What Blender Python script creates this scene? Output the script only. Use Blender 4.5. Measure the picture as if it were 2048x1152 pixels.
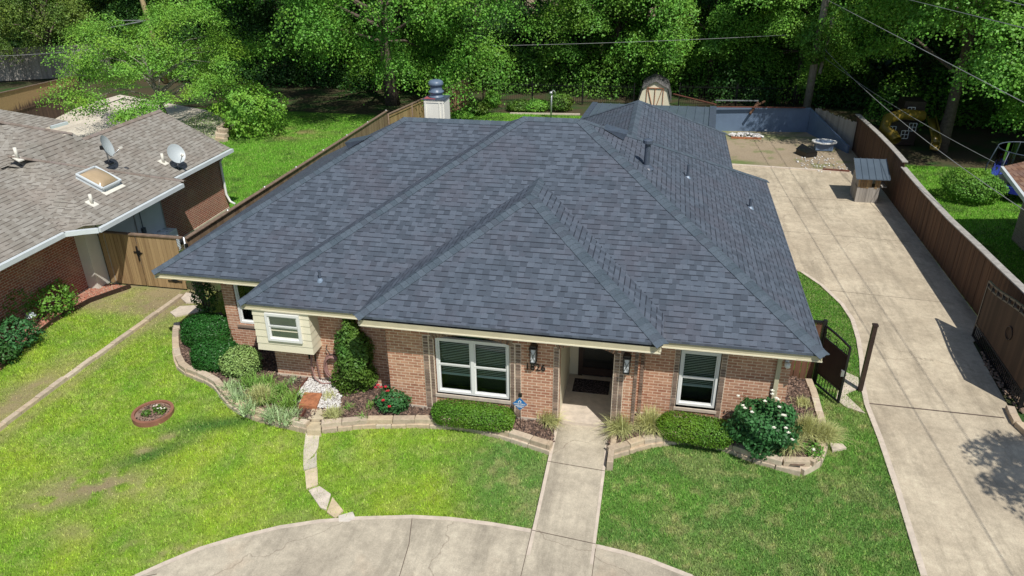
import bpy, math, random
import numpy as np
from math import sin, cos, tan, radians, pi, floor, sqrt, atan2
from mathutils import Vector
random.seed(7); rng = np.random.default_rng(11)
for o in list(bpy.data.objects): bpy.data.objects.remove(o)
S = bpy.context.scene; COL = S.collection
# ---------------------------------------------------------------- camera
TH, PS, RO, FPX, H = radians(26.331), radians(-11.504), radians(-0.501), 1485.87, 10.593
_F = np.array([sin(PS)*cos(TH), cos(PS)*cos(TH), -sin(TH)]); _r = np.array([cos(PS), -sin(PS), 0]); _u = np.cross(_r, _F)
RR = _r*cos(RO)+_u*sin(RO); UU = -_r*sin(RO)+_u*cos(RO); CC = np.array([0, 0, H])
cam = bpy.data.objects.new("camera", bpy.data.cameras.new("camera")); COL.objects.link(cam)
from mathutils import Matrix
cam.matrix_world = Matrix(((RR[0], UU[0], -_F[0], 0), (RR[1], UU[1], -_F[1], 0), (RR[2], UU[2], -_F[2], H), (0, 0, 0, 1)))
cam.data.sensor_width = 36; cam.data.lens = FPX/2048*36; cam.data.clip_end = 1000; cam.data.clip_start = .1
S.camera = cam
# ---------------------------------------------------------------- light
SAZ = (.6, -.8); SEL = radians(56)
w = bpy.data.worlds.new("World"); S.world = w; w.use_nodes = True
sk = w.node_tree.nodes.new('ShaderNodeTexSky'); sk.sky_type = 'NISHITA'; sk.sun_disc = False
sk.sun_elevation = SEL; sk.sun_rotation = atan2(SAZ[0], SAZ[1])
bg = w.node_tree.nodes['Background']; w.node_tree.links.new(sk.outputs[0], bg.inputs[0]); bg.inputs[1].default_value = .09
sl = bpy.data.lights.new('sun', 'SUN'); sl.energy = 4.3; sl.angle = radians(.5); sl.color = (1, .955, .88)
so = bpy.data.objects.new('sun', sl); COL.objects.link(so)
so.rotation_euler = Vector((-SAZ[0]*cos(SEL), -SAZ[1]*cos(SEL), -sin(SEL))).to_track_quat('-Z', 'Y').to_euler()
S.view_settings.view_transform = 'Standard'; S.view_settings.look = 'None'; S.view_settings.exposure = 0; S.view_settings.gamma = 1
S.render.engine = 'CYCLES'; S.cycles.max_bounces = 6; S.cycles.transparent_max_bounces = 12
S.cycles.diffuse_bounces = 3; S.cycles.glossy_bounces = 2

# the photograph's pixels (2048 wide) to points at a real height or depth, used to survey positions
def ray(px, py): return _F+RR*(px-1024)/FPX-UU*(py-576)/FPX
def at(px, py, z=0.):
    v = ray(px, py); return Vector(CC+v*(z-H)/v[2])
def atY(px, py, y):
    v = ray(px, py); return Vector(CC+v*y/v[1])
def atX(px, py, x):
    v = ray(px, py); return Vector(CC+v*x/v[0])

# ---------------------------------------------------------------- materials
def NT(name):
    m = bpy.data.materials.new(name); m.use_nodes = True; t = m.node_tree
    return m, t, t.nodes['Principled BSDF']
def nd(t, ty, **k):
    n = t.nodes.new('ShaderNode'+ty)
    for a, b in k.items(): setattr(n, a, b)
    return n
def mth(t, op, a, b=None, c=None):
    n = nd(t, 'Math', operation=op)
    for i, x in enumerate((a, b, c)):
        if x is None: continue
        if isinstance(x, (int, float)): n.inputs[i].default_value = x
        else: t.links.new(x, n.inputs[i])
    return n.outputs[0]
def mixc(t, f, a, b, mode='MIX'):
    n = nd(t, 'Mix', data_type='RGBA', blend_type=mode)
    for i, x in ((0, f), (6, a), (7, b)):
        if isinstance(x, (int, float)): n.inputs[i].default_value = x
        elif isinstance(x, tuple): n.inputs[i].default_value = (*x, 1)
        else: t.links.new(x, n.inputs[i])
    return n.outputs[2]
def noise(t, scale, vec=None, detail=4, rough=.6):
    n = nd(t, 'TexNoise'); n.inputs['Scale'].default_value = scale; n.inputs['Detail'].default_value = detail; n.inputs['Roughness'].default_value = rough
    if vec is not None: t.links.new(vec, n.inputs['Vector'])
    return n.outputs[0]
def ramp(t, f, stops):
    n = nd(t, 'ValToRGB'); t.links.new(f, n.inputs[0]); e = n.color_ramp.elements
    while len(e) < len(stops): e.new(.5)
    for el, (p, c) in zip(e, stops): el.position = p; el.color = (*c, 1) if isinstance(c, tuple) else (c, c, c, 1)
    return n.outputs[0]
def bump(t, b, h, s=.5, d=.02):
    n = nd(t, 'Bump'); n.inputs['Strength'].default_value = s; n.inputs['Distance'].default_value = d
    t.links.new(h, n.inputs['Height']); t.links.new(n.outputs[0], b.inputs['Normal'])
def coordO(t): return nd(t, 'TexCoord').outputs['Object']
def geoP(t): return nd(t, 'NewGeometry').outputs['Position']
def uvo(t): return nd(t, 'UVMap').outputs[0]
def mat_plain(name, c, rough=.6, var=.25, scale=3, metal=0, bmp=0, spec=None):
    m, t, b = NT(name); P = geoP(t)
    f = noise(t, scale, P, 5)
    col = mixc(t, ramp(t, f, [(.3, 0.), (.7, 1.)]), tuple(x*(1-var) for x in c), tuple(min(1, x*(1+var)) for x in c))
    t.links.new(col, b.inputs['Base Color']); b.inputs['Roughness'].default_value = rough; b.inputs['Metallic'].default_value = metal
    if spec is not None: b.inputs['Specular IOR Level'].default_value = spec
    if bmp: bump(t, b, noise(t, scale*8, P, 4), bmp, .01)
    return m
def mat_shingle(name, cols, dark, row=.142, wid=.28, red=(.2, .16, .17)):
    m, t, b = NT(name); uv = nd(t, 'SeparateXYZ'); t.links.new(uvo(t), uv.inputs[0]); u, v = uv.outputs[0], uv.outputs[1]
    vr = mth(t, 'DIVIDE', v, row); r = mth(t, 'FLOOR', vr); fv = mth(t, 'FRACT', vr)
    def wn(a, bb, c):
        x = nd(t, 'CombineXYZ'); 
        for i, q in enumerate((a, bb, c)):
            if isinstance(q, (int, float)): x.inputs[i].default_value = q
            else: t.links.new(q, x.inputs[i])
        n = nd(t, 'TexWhiteNoise'); t.links.new(x.outputs[0], n.inputs[0]); return n.outputs[0]
    def cells(rr, ww, seed):
        off = mth(t, 'MULTIPLY', wn(rr, seed, 1.7), 9.)
        uu = mth(t, 'ADD', mth(t, 'DIVIDE', u, ww), off); return mth(t, 'FLOOR', uu), mth(t, 'FRACT', uu)
    c1, f1 = cells(r, wid, 3.1); c2, f2 = cells(r, wid*1.9, 8.3)
    n1 = wn(c1, r, 11.); n2 = wn(c2, r, 5.)
    tone = mth(t, 'ADD', mth(t, 'MULTIPLY', n1, .85), mth(t, 'MULTIPLY', n2, .15))
    col = ramp(t, tone, [(.08, cols[0]), (.42, cols[1]), (.58, cols[2]), (.95, cols[3])])
    P = geoP(t)
    col = mixc(t, ramp(t, noise(t, .7, P, 5, .7), [(.46, 0.), (.7, .55)]), col, red)
    col = mixc(t, .5, col, ramp(t, noise(t, 60, P, 3, .8), [(.3, .35), (.7, .65)]), 'OVERLAY')
    # dark granules and drop shadow painted under thick tabs, and the cut between tabs
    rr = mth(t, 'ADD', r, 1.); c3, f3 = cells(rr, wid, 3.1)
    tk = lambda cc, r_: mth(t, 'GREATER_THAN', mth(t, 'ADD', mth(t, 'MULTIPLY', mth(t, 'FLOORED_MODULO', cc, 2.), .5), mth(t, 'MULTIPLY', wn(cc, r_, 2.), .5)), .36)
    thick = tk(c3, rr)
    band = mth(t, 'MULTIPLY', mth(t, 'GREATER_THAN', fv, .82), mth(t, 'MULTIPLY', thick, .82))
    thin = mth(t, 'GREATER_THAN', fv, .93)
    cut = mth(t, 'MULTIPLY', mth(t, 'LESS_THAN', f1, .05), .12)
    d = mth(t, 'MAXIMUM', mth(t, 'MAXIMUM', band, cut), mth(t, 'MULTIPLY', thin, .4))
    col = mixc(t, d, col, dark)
    t.links.new(col, b.inputs['Base Color']); b.inputs['Roughness'].default_value = .85; b.inputs['Specular IOR Level'].default_value = .35
    hh = mth(t, 'ADD', mth(t, 'MULTIPLY', mth(t, 'SUBTRACT', 1., fv), 1.), mth(t, 'MULTIPLY', tk(c1, r), .35))
    bump(t, b, hh, .6, .012)
    return m
def mat_brick(name, c1, c2, mort, bw=.205, rh=.0745, grime=.3):
    m, t, b = NT(name); U = uvo(t)
    n = nd(t, 'TexBrick'); t.links.new(U, n.inputs['Vector']); n.inputs['Scale'].default_value = 1
    n.inputs['Brick Width'].default_value = bw; n.inputs['Row Height'].default_value = rh; n.inputs['Mortar Size'].default_value = .0085
    n.inputs['Mortar Smooth'].default_value = .2; n.inputs['Bias'].default_value = -.1
    n.inputs['Color1'].default_value = (*c1, 1); n.inputs['Color2'].default_value = (*c2, 1); n.inputs['Mortar'].default_value = (*mort, 1)
    P = geoP(t)
    col = mixc(t, .55, n.outputs[0], ramp(t, noise(t, 9, P, 5, .75), [(.3, .28), (.7, .72)]), 'OVERLAY')
    col = mixc(t, ramp(t, noise(t, 1.6, P, 4), [(.45, 0.), (.75, grime)]), col, (.62, .42, .28))
    t.links.new(col, b.inputs['Base Color']); b.inputs['Roughness'].default_value = .9
    bump(t, b, mth(t, 'SUBTRACT', 1., n.outputs[1]), .5, .006)
    return m
def mat_concrete(name, base, dark, seed=0., stain=(.5, .36, .24)):
    m, t, b = NT(name); P = nd(t, 'VectorMath', operation='ADD'); t.links.new(geoP(t), P.inputs[0]); P.inputs[1].default_value = (seed, seed*2, 0); P = P.outputs[0]
    a = noise(t, .55, P, 6, .65); bb = noise(t, 2.3, P, 6, .7); c = noise(t, 45, P, 3, .8)
    col = mixc(t, ramp(t, a, [(.38, 0.), (.62, 1.)]), base, dark)
    col = mixc(t, ramp(t, bb, [(.42, 0.), (.7, .55)]), col, tuple(x*.72 for x in dark))
    col = mixc(t, ramp(t, noise(t, .9, P, 3), [(.6, 0.), (.78, .35)]), col, stain)
    mp = nd(t, 'Mapping'); t.links.new(P, mp.inputs[0]); mp.inputs['Scale'].default_value = (1.5, .22, 1)
    col = mixc(t, ramp(t, noise(t, .8, mp.outputs[0], 6, .75), [(.48, 0.), (.66, .7)]), col, tuple(x*.58 for x in dark))
    col = mixc(t, .7, col, ramp(t, noise(t, 7, P, 6, .8), [(.3, .38), (.7, .62)]), 'OVERLAY')
    col = mixc(t, .6, col, ramp(t, c, [(.25, .33), (.75, .67)]), 'OVERLAY')
    ck = nd(t, 'TexVoronoi', feature='DISTANCE_TO_EDGE'); ck.inputs['Scale'].default_value = .17
    pv = nd(t, 'VectorMath', operation='ADD'); t.links.new(P, pv.inputs[0])
    nn = nd(t, 'TexNoise'); nn.inputs['Scale'].default_value = 1.6; nn.inputs['Detail'].default_value = 5; t.links.new(P, nn.inputs[0]); sc = nd(t, 'VectorMath', operation='SCALE'); sc.inputs['Scale'].default_value = .7
    t.links.new(nn.outputs[1], sc.inputs[0]); t.links.new(sc.outputs[0], pv.inputs[1]); t.links.new(pv.outputs[0], ck.inputs['Vector'])
    col = mixc(t, mth(t, 'MULTIPLY', mth(t, 'LESS_THAN', ck.outputs['Distance'], .0016), .4), col, (.16, .12, .09))
    t.links.new(col, b.inputs['Base Color']); b.inputs['Roughness'].default_value = .9
    bump(t, b, c, .3, .005)
    return m
def mat_wood(name, c1, c2, board=.14, axis=0, streak=None, rough=.8):
    """boards along v; per-board tone from u"""
    m, t, b = NT(name); uv = nd(t, 'SeparateXYZ'); t.links.new(uvo(t), uv.inputs[0]); u, v = uv.outputs[0], uv.outputs[1]
    k = mth(t, 'FLOOR', mth(t, 'DIVIDE', u, board)); wn = nd(t, 'TexWhiteNoise', noise_dimensions='1D'); t.links.new(k, wn.inputs['W'])
    x = nd(t, 'CombineXYZ'); t.links.new(mth(t, 'MULTIPLY', u, 30.), x.inputs[0]); t.links.new(mth(t, 'MULTIPLY', v, 1.6), x.inputs[1]); t.links.new(mth(t, 'MULTIPLY', wn.outputs[0], 20.), x.inputs[2])
    g = noise(t, 1., x.outputs[0], 5, .7)
    f = mth(t, 'ADD', mth(t, 'MULTIPLY', wn.outputs[0], .45), mth(t, 'MULTIPLY', g, .6))
    col = mixc(t, ramp(t, f, [(.2, 0.), (.8, 1.)]), c1, c2)
    if streak:
        x2 = nd(t, 'CombineXYZ'); t.links.new(mth(t, 'MULTIPLY', u, 5.), x2.inputs[0])
        s = mth(t, 'SUBTRACT', mth(t, 'DIVIDE', v, streak[1]), mth(t, 'MULTIPLY', noise(t, 1., x2.outputs[0], 4, .8), 1.1))
        col = mixc(t, ramp(t, s, [(.15, 0.), (.3, 1.)]), col, streak[0])
    t.links.new(col, b.inputs['Base Color']); b.inputs['Roughness'].default_value = rough; bump(t, b, g, .3, .004)
    return m
def mat_leaf(name, c, var=.45, trans=.16, yellow=.25, rough=.5):
    m, t, b = NT(name); g = nd(t, 'NewGeometry'); rnd = g.outputs['Random Per Island']
    cy = (c[0]*1.9+.01, c[1]*1.25, c[2]*.8)
    f = noise(t, .6, g.outputs['Position'], 3)
    col = mixc(t, rnd, tuple(x*(1-var) for x in c), tuple(x*(1+var) for x in c))
    col = mixc(t, mth(t, 'MULTIPLY', ramp(t, f, [(.42, 0.), (.68, 1.)]), yellow), col, cy)
    t.links.new(col, b.inputs['Base Color']); b.inputs['Roughness'].default_value = rough; b.inputs['Specular IOR Level'].default_value = .3
    tr = nd(t, 'BsdfTranslucent'); t.links.new(mixc(t, .5, col, (c[0]*2, c[1]*1.6, c[2])), tr.inputs[0])
    mx = nd(t, 'MixShader'); mx.inputs[0].default_value = trans; t.links.new(b.outputs[0], mx.inputs[1]); t.links.new(tr.outputs[0], mx.inputs[2])
    t.links.new(mx.outputs[0], t.nodes['Material Output'].inputs[0])
    return m
def mat_attr(name, rough=.9, trans=0., micro=0.):
    m, t, b = NT(name); a = nd(t, 'Attribute', attribute_name='Col'); g = nd(t, 'NewGeometry')
    col = a.outputs[0]
    if trans: col = mixc(t, .7, col, ramp(t, g.outputs['Random Per Island'], [(0., .3), (1., .7)]), 'OVERLAY')
    if micro: col = mixc(t, micro, col, ramp(t, noise(t, 35, g.outputs['Position'], 5, .8), [(.25, .2), (.75, .8)]), 'OVERLAY'); bump(t, b, noise(t, 30, g.outputs['Position'], 4), .5, .02)
    t.links.new(col, b.inputs['Base Color']); b.inputs['Roughness'].default_value = rough; b.inputs['Specular IOR Level'].default_value = .2
    if trans:
        tr = nd(t, 'BsdfTranslucent'); t.links.new(col, tr.inputs[0]); mx = nd(t, 'MixShader'); mx.inputs[0].default_value = trans
        t.links.new(b.outputs[0], mx.inputs[1]); t.links.new(tr.outputs[0], mx.inputs[2]); t.links.new(mx.outputs[0], t.nodes['Material Output'].inputs[0])
    return m
def mat_glass(name, tint=(.55, .62, .6), gl=.16):
    m, t, b = NT(name); tr = nd(t, 'BsdfTransparent'); tr.inputs[0].default_value = (*tint, 1); g = nd(t, 'BsdfGlossy'); g.inputs['Roughness'].default_value = .03
    g.inputs[0].default_value = (.9, 1, 1, 1); fr = nd(t, 'Fresnel'); fr.inputs[0].default_value = 1.5
    mx = nd(t, 'MixShader'); t.links.new(mth(t, 'ADD', fr.outputs[0], gl*.2), mx.inputs[0]); t.links.new(tr.outputs[0], mx.inputs[1]); t.links.new(g.outputs[0], mx.inputs[2])
    t.links.new(mx.outputs[0], t.nodes['Material Output'].inputs[0]); return m
def mat_island(name, cols, rough=.9, scale=20):
    m, t, b = NT(name); g = nd(t, 'NewGeometry')
    col = ramp(t, g.outputs['Random Per Island'], [((i+.5)/len(cols), c) for i, c in enumerate(cols)])
    col = mixc(t, .5, col, ramp(t, noise(t, scale, g.outputs['Position'], 5, .7), [(.25, .25), (.75, .75)]), 'OVERLAY')
    t.links.new(col, b.inputs['Base Color']); b.inputs['Roughness'].default_value = rough
    bump(t, b, noise(t, scale*2, g.outputs['Position'], 4), .4, .01); return m

M = {}
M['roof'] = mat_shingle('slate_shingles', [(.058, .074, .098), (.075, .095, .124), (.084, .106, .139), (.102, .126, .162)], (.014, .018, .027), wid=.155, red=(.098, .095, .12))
M['cap'] = mat_island('ridge_cap_shingles', [(.06, .085, .11), (.073, .1, .128), (.083, .11, .14), (.062, .08, .105)], .85, 25)
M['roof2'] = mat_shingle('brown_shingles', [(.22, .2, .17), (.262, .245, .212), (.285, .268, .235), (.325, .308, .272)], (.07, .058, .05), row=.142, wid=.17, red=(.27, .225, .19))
M['cap2'] = mat_island('brown_caps', [(.2, .16, .13), (.26, .215, .18), (.23, .19, .17)], .8, 25)
M['brick'] = mat_brick('pink_brick', (.37, .165, .10), (.56, .31, .20), (.72, .57, .43))
M['brick_dark'] = mat_island('taupe_brick', [(.17, .12, .09), (.24, .175, .135), (.32, .23, .17)], .9, 30)
M['mortar'] = mat_plain('mortar', (.72, .6, .47), .9, .15, 20)
M['brick2'] = mat_brick('red_brick', (.34, .095, .06), (.25, .085, .06), (.52, .4, .33))
M['cream'] = mat_plain('cream_paint', (.78, .73, .56), .55, .04, 2)
M['cream2'] = mat_plain('cream_shaded', (.5, .46, .32), .6, .08, 3)  # darker cream: shade under the shingle edge put into the fascia colour
M['white'] = mat_plain('white_vinyl', (.78, .79, .77), .4, .03, 3)
M['gutter'] = mat_plain('grey_white_gutter', (.66, .72, .74), .35, .06, 2)
M['glass'] = mat_glass('window_glass', (.8, .86, .86), .0)
M['blind'] = mat_plain('dark_blind', (.62, .74, .72), .6, .06, 6)
M['blind2'] = mat_plain('grey_blind', (.62, .68, .66), .6, .06, 6)
M['dark'] = mat_plain('dark_room', (.012, .016, .016), .8, .2, 3)
M['arch_green'] = mat_plain('green_arch_panel', (.03, .1, .05), .5, .3, 9)
M['black'] = mat_plain('black_metal', (.012, .012, .013), .35, .2, 6)
M['dkbrown'] = mat_plain('dark_brown_paint', (.035, .019, .015), .5, .3, 6)
M['conc'] = mat_concrete('concrete_front', (.56, .50, .385), (.42, .37, .285), 3.)
M['conc2'] = mat_concrete('concrete_drive', (.60, .52, .385), (.46, .39, .285), 11., (.46, .37, .25))
M['patio'] = mat_concrete('concrete_patio', (.74, .68, .57), (.66, .6, .5), 5.)
M['joint'] = mat_plain('joint', (.12, .09, .07), .9, .3, 8)
M['edge'] = mat_plain('pale_concrete_edge', (.58, .5, .41), .9, .15, 6, bmp=.3)
M['stone'] = mat_island('retaining_stone', [(.5, .41, .3), (.58, .49, .38), (.42, .34, .25), (.54, .43, .3)], .95, 9)
M['flag'] = mat_island('flagstone', [(.55, .46, .33), (.6, .54, .46), (.6, .44, .26), (.52, .44, .34)], .9, 6)
M['mulch'] = mat_plain('mulch', (.13, .085, .062), 1, .5, 7, bmp=1.)
M['mulch_chip'] = mat_island('mulch_chips', [(.05, .035, .03), (.16, .10, .075), (.28, .19, .14), (.1, .065, .05)], .9, 30)
M['redchip'] = mat_island('red_mulch', [(.38, .14, .09), (.5, .24, .16), (.26, .1, .07), (.44, .3, .22)], .9, 30)
M['soil_red'] = mat_plain('red_mulch_bed', (.34, .15, .10), 1, .4, 6, bmp=1.)
M['white_stone'] = mat_island('white_gravel', [(.7, .69, .66), (.5, .48, .45), (.8, .79, .77), (.34, .32, .3)], .8, 30)
M['rust'] = mat_plain('rusty_steel', (.13, .045, .028), .8, .4, 15, bmp=.4)
M['rustpaver'] = mat_plain('rust_brown_paver', (.38, .15, .07), .9, .4, 9, bmp=.4)
M['wood'] = mat_wood('cedar_board', (.14, .09, .055), (.29, .205, .13))
M['wood_gold'] = mat_wood('gold_cedar', (.21, .13, .06), (.42, .29, .145), .13)
M['wood_red'] = mat_wood('brown_stained_boards', (.06, .028, .015), (.15, .078, .042), .135)
M['wood_gate'] = mat_wood('gate_boards', (.045, .026, .017), (.10, .06, .037), .129)
M['wood_grey'] = mat_wood('weathered_grey', (.22, .2, .18), (.4, .37, .33), .15)
M['wood_burn'] = mat_wood('stained_fence', (.05, .03, .022), (.12, .075, .05), .14, streak=((.4, .27, .13), 1.9))
M['cap_grey'] = mat_plain('weathered_cap', (.36, .34, .31), .8, .25, 6, bmp=.4)
M['cap_brown'] = mat_plain('brown_cap', (.2, .14, .1), .8, .3, 6)
M['bluewall'] = mat_plain('blue_grey_wall', (.13, .19, .29), .7, .12, 1.5)
M['galv'] = mat_plain('galvanised', (.45, .47, .48), .35, .15, 5, metal=.6)
M['bluemetal'] = mat_plain('blue_grey_metal_roof', (.13, .17, .22), .35, .1, 2, metal=.3)
M['flue'] = mat_plain('blue_grey_flue', (.07, .09, .125), .45, .2, 8)
M['flash'] = mat_plain('blue_flashing', (.2, .27, .36), .4, .15, 8)
M['redpatch'] = mat_plain('red_oxide', (.33, .08, .09), .7, .4, 6)
M['pole'] = mat_plain('pole_wood', (.28, .25, .2), .9, .25, 8, bmp=.5)
M['bark'] = mat_plain('bark', (.115, .09, .07), .95, .4, 9, bmp=.8)
M['bark_pale'] = mat_plain('pale_bark', (.22, .21, .17), .95, .3, 7, bmp=.8)
M['wire'] = mat_plain('wire', (.3, .31, .31), .5, .1, 2)
M['yellow'] = mat_plain('yellow_plastic', (.22, .15, .02), .35, .1, 3)
M['blue'] = mat_plain('blue_vinyl', (.02, .03, .32), .4, .1, 3)
M['net'] = mat_glass('dark_netting', (.62, .68, .62), .0)
M['lampglass'] = mat_plain('frosted_glass', (.62, .66, .68), .2, .05, 3)
M['dirt'] = mat_plain('dirt', (.36, .27, .19), 1, .3, 2, bmp=.5)
M['hose'] = mat_plain('mauve_hose', (.3, .17, .15), .45, .1, 4)
M['sign_blue'] = mat_plain('sign_blue', (.02, .16, .42), .35, .05, 3)
M['terracotta'] = mat_plain('terracotta_ring', (.27, .12, .075), .8, .15, 6, bmp=.2)
M['dome'] = mat_plain('amber_dome', (.42, .32, .2), .15, .08, 4)
M['chim'] = mat_plain('chimney_white', (.86, .84, .74), .6, .05, 3)
M['sidegrey'] = mat_plain('grey_siding', (.70, .74, .74), .6, .05, 3)
M['offwhite'] = mat_plain('offwhite_block', (.72, .70, .62), .7, .05, 3)
M['beige'] = mat_plain('beige_wall', (.55, .42, .32), .8, .1, .4)
M['skin_dish'] = mat_plain('dish_grey', (.45, .5, .51), .4, .04, 3)
L = {}
L['oak'] = mat_leaf('leaf_oak', (.11, .28, .04), yellow=.5); L['dark'] = mat_leaf('leaf_dark', (.04, .12, .024), yellow=.1)
L['elm'] = mat_leaf('leaf_elm', (.125, .33, .045), yellow=.5); L['maple'] = mat_leaf('leaf_maple', (.16, .37, .05), yellow=.5); L['willow'] = mat_leaf('leaf_willow', (.12, .22, .04), yellow=.5)
L['box'] = mat_leaf('leaf_boxwood', (.10, .24, .025), yellow=.6); L['deep'] = mat_leaf('leaf_deep', (.028, .125, .022), yellow=.2, rough=.4); L['varieg'] = mat_leaf('leaf_variegated', (.24, .38, .12), yellow=.2)
L['holly'] = mat_leaf('leaf_holly', (.07, .18, .035), yellow=.8); L['rose'] = mat_leaf('leaf_rose', (.05, .165, .05), yellow=.15); L['lime'] = mat_leaf('leaf_lime', (.09, .2, .03), yellow=.5)
L['liriope'] = mat_leaf('leaf_liriope', (.36, .5, .25), var=.6, yellow=.1); L['strap'] = mat_leaf('leaf_strap', (.2, .38, .08), yellow=.3); L['feather'] = mat_leaf('blade_feather', (.5, .53, .24), var=.5, yellow=.05)
L['petal_w'] = mat_plain('white_petal', (.85, .84, .72), .5, .05, 9); L['petal_r'] = mat_plain('red_petal', (.6, .03, .06), .5, .2, 9)

# ---------------------------------------------------------------- mesh helpers
ORG = {}
def finish_uv(me):
    nf = len(me.polygons)
    if nf == 0: return
    N = np.empty(nf*3); me.polygons.foreach_get('normal', N); N = N.reshape(-1, 3)
    T = np.stack([-N[:, 1], N[:, 0], np.zeros(nf)], 1); ln = np.linalg.norm(T, axis=1)
    T[ln < .02] = (1, 0, 0); T /= np.linalg.norm(T, axis=1)[:, None]; B = np.cross(N, T)
    tot = np.empty(nf, int); me.polygons.foreach_get('loop_total', tot); nl = len(me.loops)
    vi = np.empty(nl, int); me.loops.foreach_get('vertex_index', vi); co = np.empty(len(me.vertices)*3); me.vertices.foreach_get('co', co); co = co.reshape(-1, 3)[vi]
    f = np.repeat(np.arange(nf), tot)
    uv = np.stack([(co*T[f]).sum(1), (co*B[f]).sum(1)], 1)
    l = me.uv_layers.new(name='UVMap'); l.data.foreach_set('uv', uv.ravel())
def np_mesh(name, V, F, mat, parent=None, col=None, org=None, smooth=False, uv=False):
    """V (n,3); F (m,k) all the same size"""
    me = bpy.data.meshes.new(name); V = np.asarray(V, float); F = np.asarray(F, int)
    if uv is False: pass
    o0 = np.array(ORG.get(parent.name, (0, 0, 0)) if parent else (org or (0, 0, 0)), float)
    me.vertices.add(len(V)); me.vertices.foreach_set('co', (V).ravel())
    k = F.shape[1]; me.loops.add(F.size); me.loops.foreach_set('vertex_index', F.ravel())
    me.polygons.add(len(F)); me.polygons.foreach_set('loop_start', np.arange(len(F))*k); me.polygons.foreach_set('loop_total', np.full(len(F), k))
    me.update(calc_edges=True)
    if uv: finish_uv(me)
    if col is not None:
        a = me.color_attributes.new('Col', 'FLOAT_COLOR', 'POINT'); a.data.foreach_set('color', np.concatenate([col, np.ones((len(V), 1))], 1).ravel())
    if np.abs(o0).sum() > 0: me.vertices.foreach_set('co', (V-o0).ravel())
    if smooth: me.polygons.foreach_set('use_smooth', np.ones(len(F), bool))
    me.materials.append(mat); me.update()
    o = bpy.data.objects.new(name, me); COL.objects.link(o); ORG[o.name] = tuple(o0)
    if parent: o.parent = parent
    elif org: o.location = org
    return o
class MB:
    def __init__(s): s.v = []; s.f = []; s.m = []; s.sm = []; s.mi = 0; s.smooth = False
    def add(s, vs, fs):
        b = len(s.v); s.v += [tuple(p) for p in vs]
        for f in fs: s.f.append([b+i for i in f]); s.m.append(s.mi); s.sm.append(s.smooth)
        return s
    def poly(s, pts): return s.add(pts, [list(range(len(pts)))])
    def box(s, x0, x1, y0, y1, z0, z1):
        return s.add([(x0, y0, z0), (x1, y0, z0), (x1, y1, z0), (x0, y1, z0), (x0, y0, z1), (x1, y0, z1), (x1, y1, z1), (x0, y1, z1)],
              [(3, 2, 1, 0), (4, 5, 6, 7), (0, 1, 5, 4), (1, 2, 6, 5), (2, 3, 7, 6), (3, 0, 4, 7)])
    def obox(s, c, d, hx, hy, z0, z1, z0b=None, z1b=None):
        """box centred c(x,y), long axis direction d, half sizes"""
        d = Vector((d[0], d[1])).normalized(); n = Vector((-d.y, d.x)); c = Vector((c[0], c[1]))
        q = [c-d*hx-n*hy, c+d*hx-n*hy, c+d*hx+n*hy, c-d*hx+n*hy]
        z0b = z0 if z0b is None else z0b; z1b = z1 if z1b is None else z1b; za = (z0, z0b, z0b, z0); zb = (z1, z1b, z1b, z1)
        return s.add([(p.x, p.y, z) for p, z in zip(q, za)]+[(p.x, p.y, z) for p, z in zip(q, zb)], [(3, 2, 1, 0), (4, 5, 6, 7), (0, 1, 5, 4), (1, 2, 6, 5), (2, 3, 7, 6), (3, 0, 4, 7)])
    def beam(s, a, b, w=.05, h=None, up=(0, 0, 1)):
        a = Vector(a); b = Vector(b); d = (b-a).normalized(); h = h or w; u = Vector(up)
        if abs(d.dot(u)) > .99: u = Vector((1, 0, 0))
        x = d.cross(u).normalized()*w/2; y = x.cross(d).normalized()*h/2
        q = [-x-y, x-y, x+y, -x+y]
        return s.add([a+p for p in q]+[b+p for p in q], [(3, 2, 1, 0), (4, 5, 6, 7), (0, 1, 5, 4), (1, 2, 6, 5), (2, 3, 7, 6), (3, 0, 4, 7)])
    def tube(s, pts, rs, n=8, cap=True):
        pts = [Vector(p) for p in pts]
        if isinstance(rs, (int, float)): rs = [rs]*len(pts)
        vs = []; ref = None
        for i, p in enumerate(pts):
            d = (pts[min(i+1, len(pts)-1)]-pts[max(i-1, 0)]).normalized()
            if ref is None: ref = Vector((0, 0, 1)) if abs(d.z) < .9 else Vector((1, 0, 0))
            x = (ref-d*ref.dot(d)).normalized(); ref = x; y = d.cross(x)
            for k in range(n): a = 2*pi*k/n; vs.append(p+(x*cos(a)+y*sin(a))*rs[i])
        fs = [(i*n+k, i*n+(k+1) % n, (i+1)*n+(k+1) % n, (i+1)*n+k) for i in range(len(pts)-1) for k in range(n)]
        if cap: fs += [tuple(range(n-1, -1, -1)), tuple((len(pts)-1)*n+k for k in range(n))]
        return s.add(vs, fs)
    def lathe(s, c, prof, n=24):
        return s.tube([(c[0], c[1], c[2]+z) for r, z in prof], [max(r, .001) for r, z in prof], n)
    def prism(s, pts, z0, z1):
        n = len(pts); a = sum(pts[i][0]*pts[(i+1) % n][1]-pts[(i+1) % n][0]*pts[i][1] for i in range(n))
        if a < 0: pts = pts[::-1]
        z = lambda q, f: f(*q[:2]) if callable(f) else f
        return s.add([(p[0], p[1], z(p, z0)) for p in pts]+[(p[0], p[1], z(p, z1)) for p in pts],
            [tuple(range(n-1, -1, -1)), tuple(range(n, 2*n))]+[(i, (i+1) % n, n+(i+1) % n, n+i) for i in range(n)])
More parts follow.
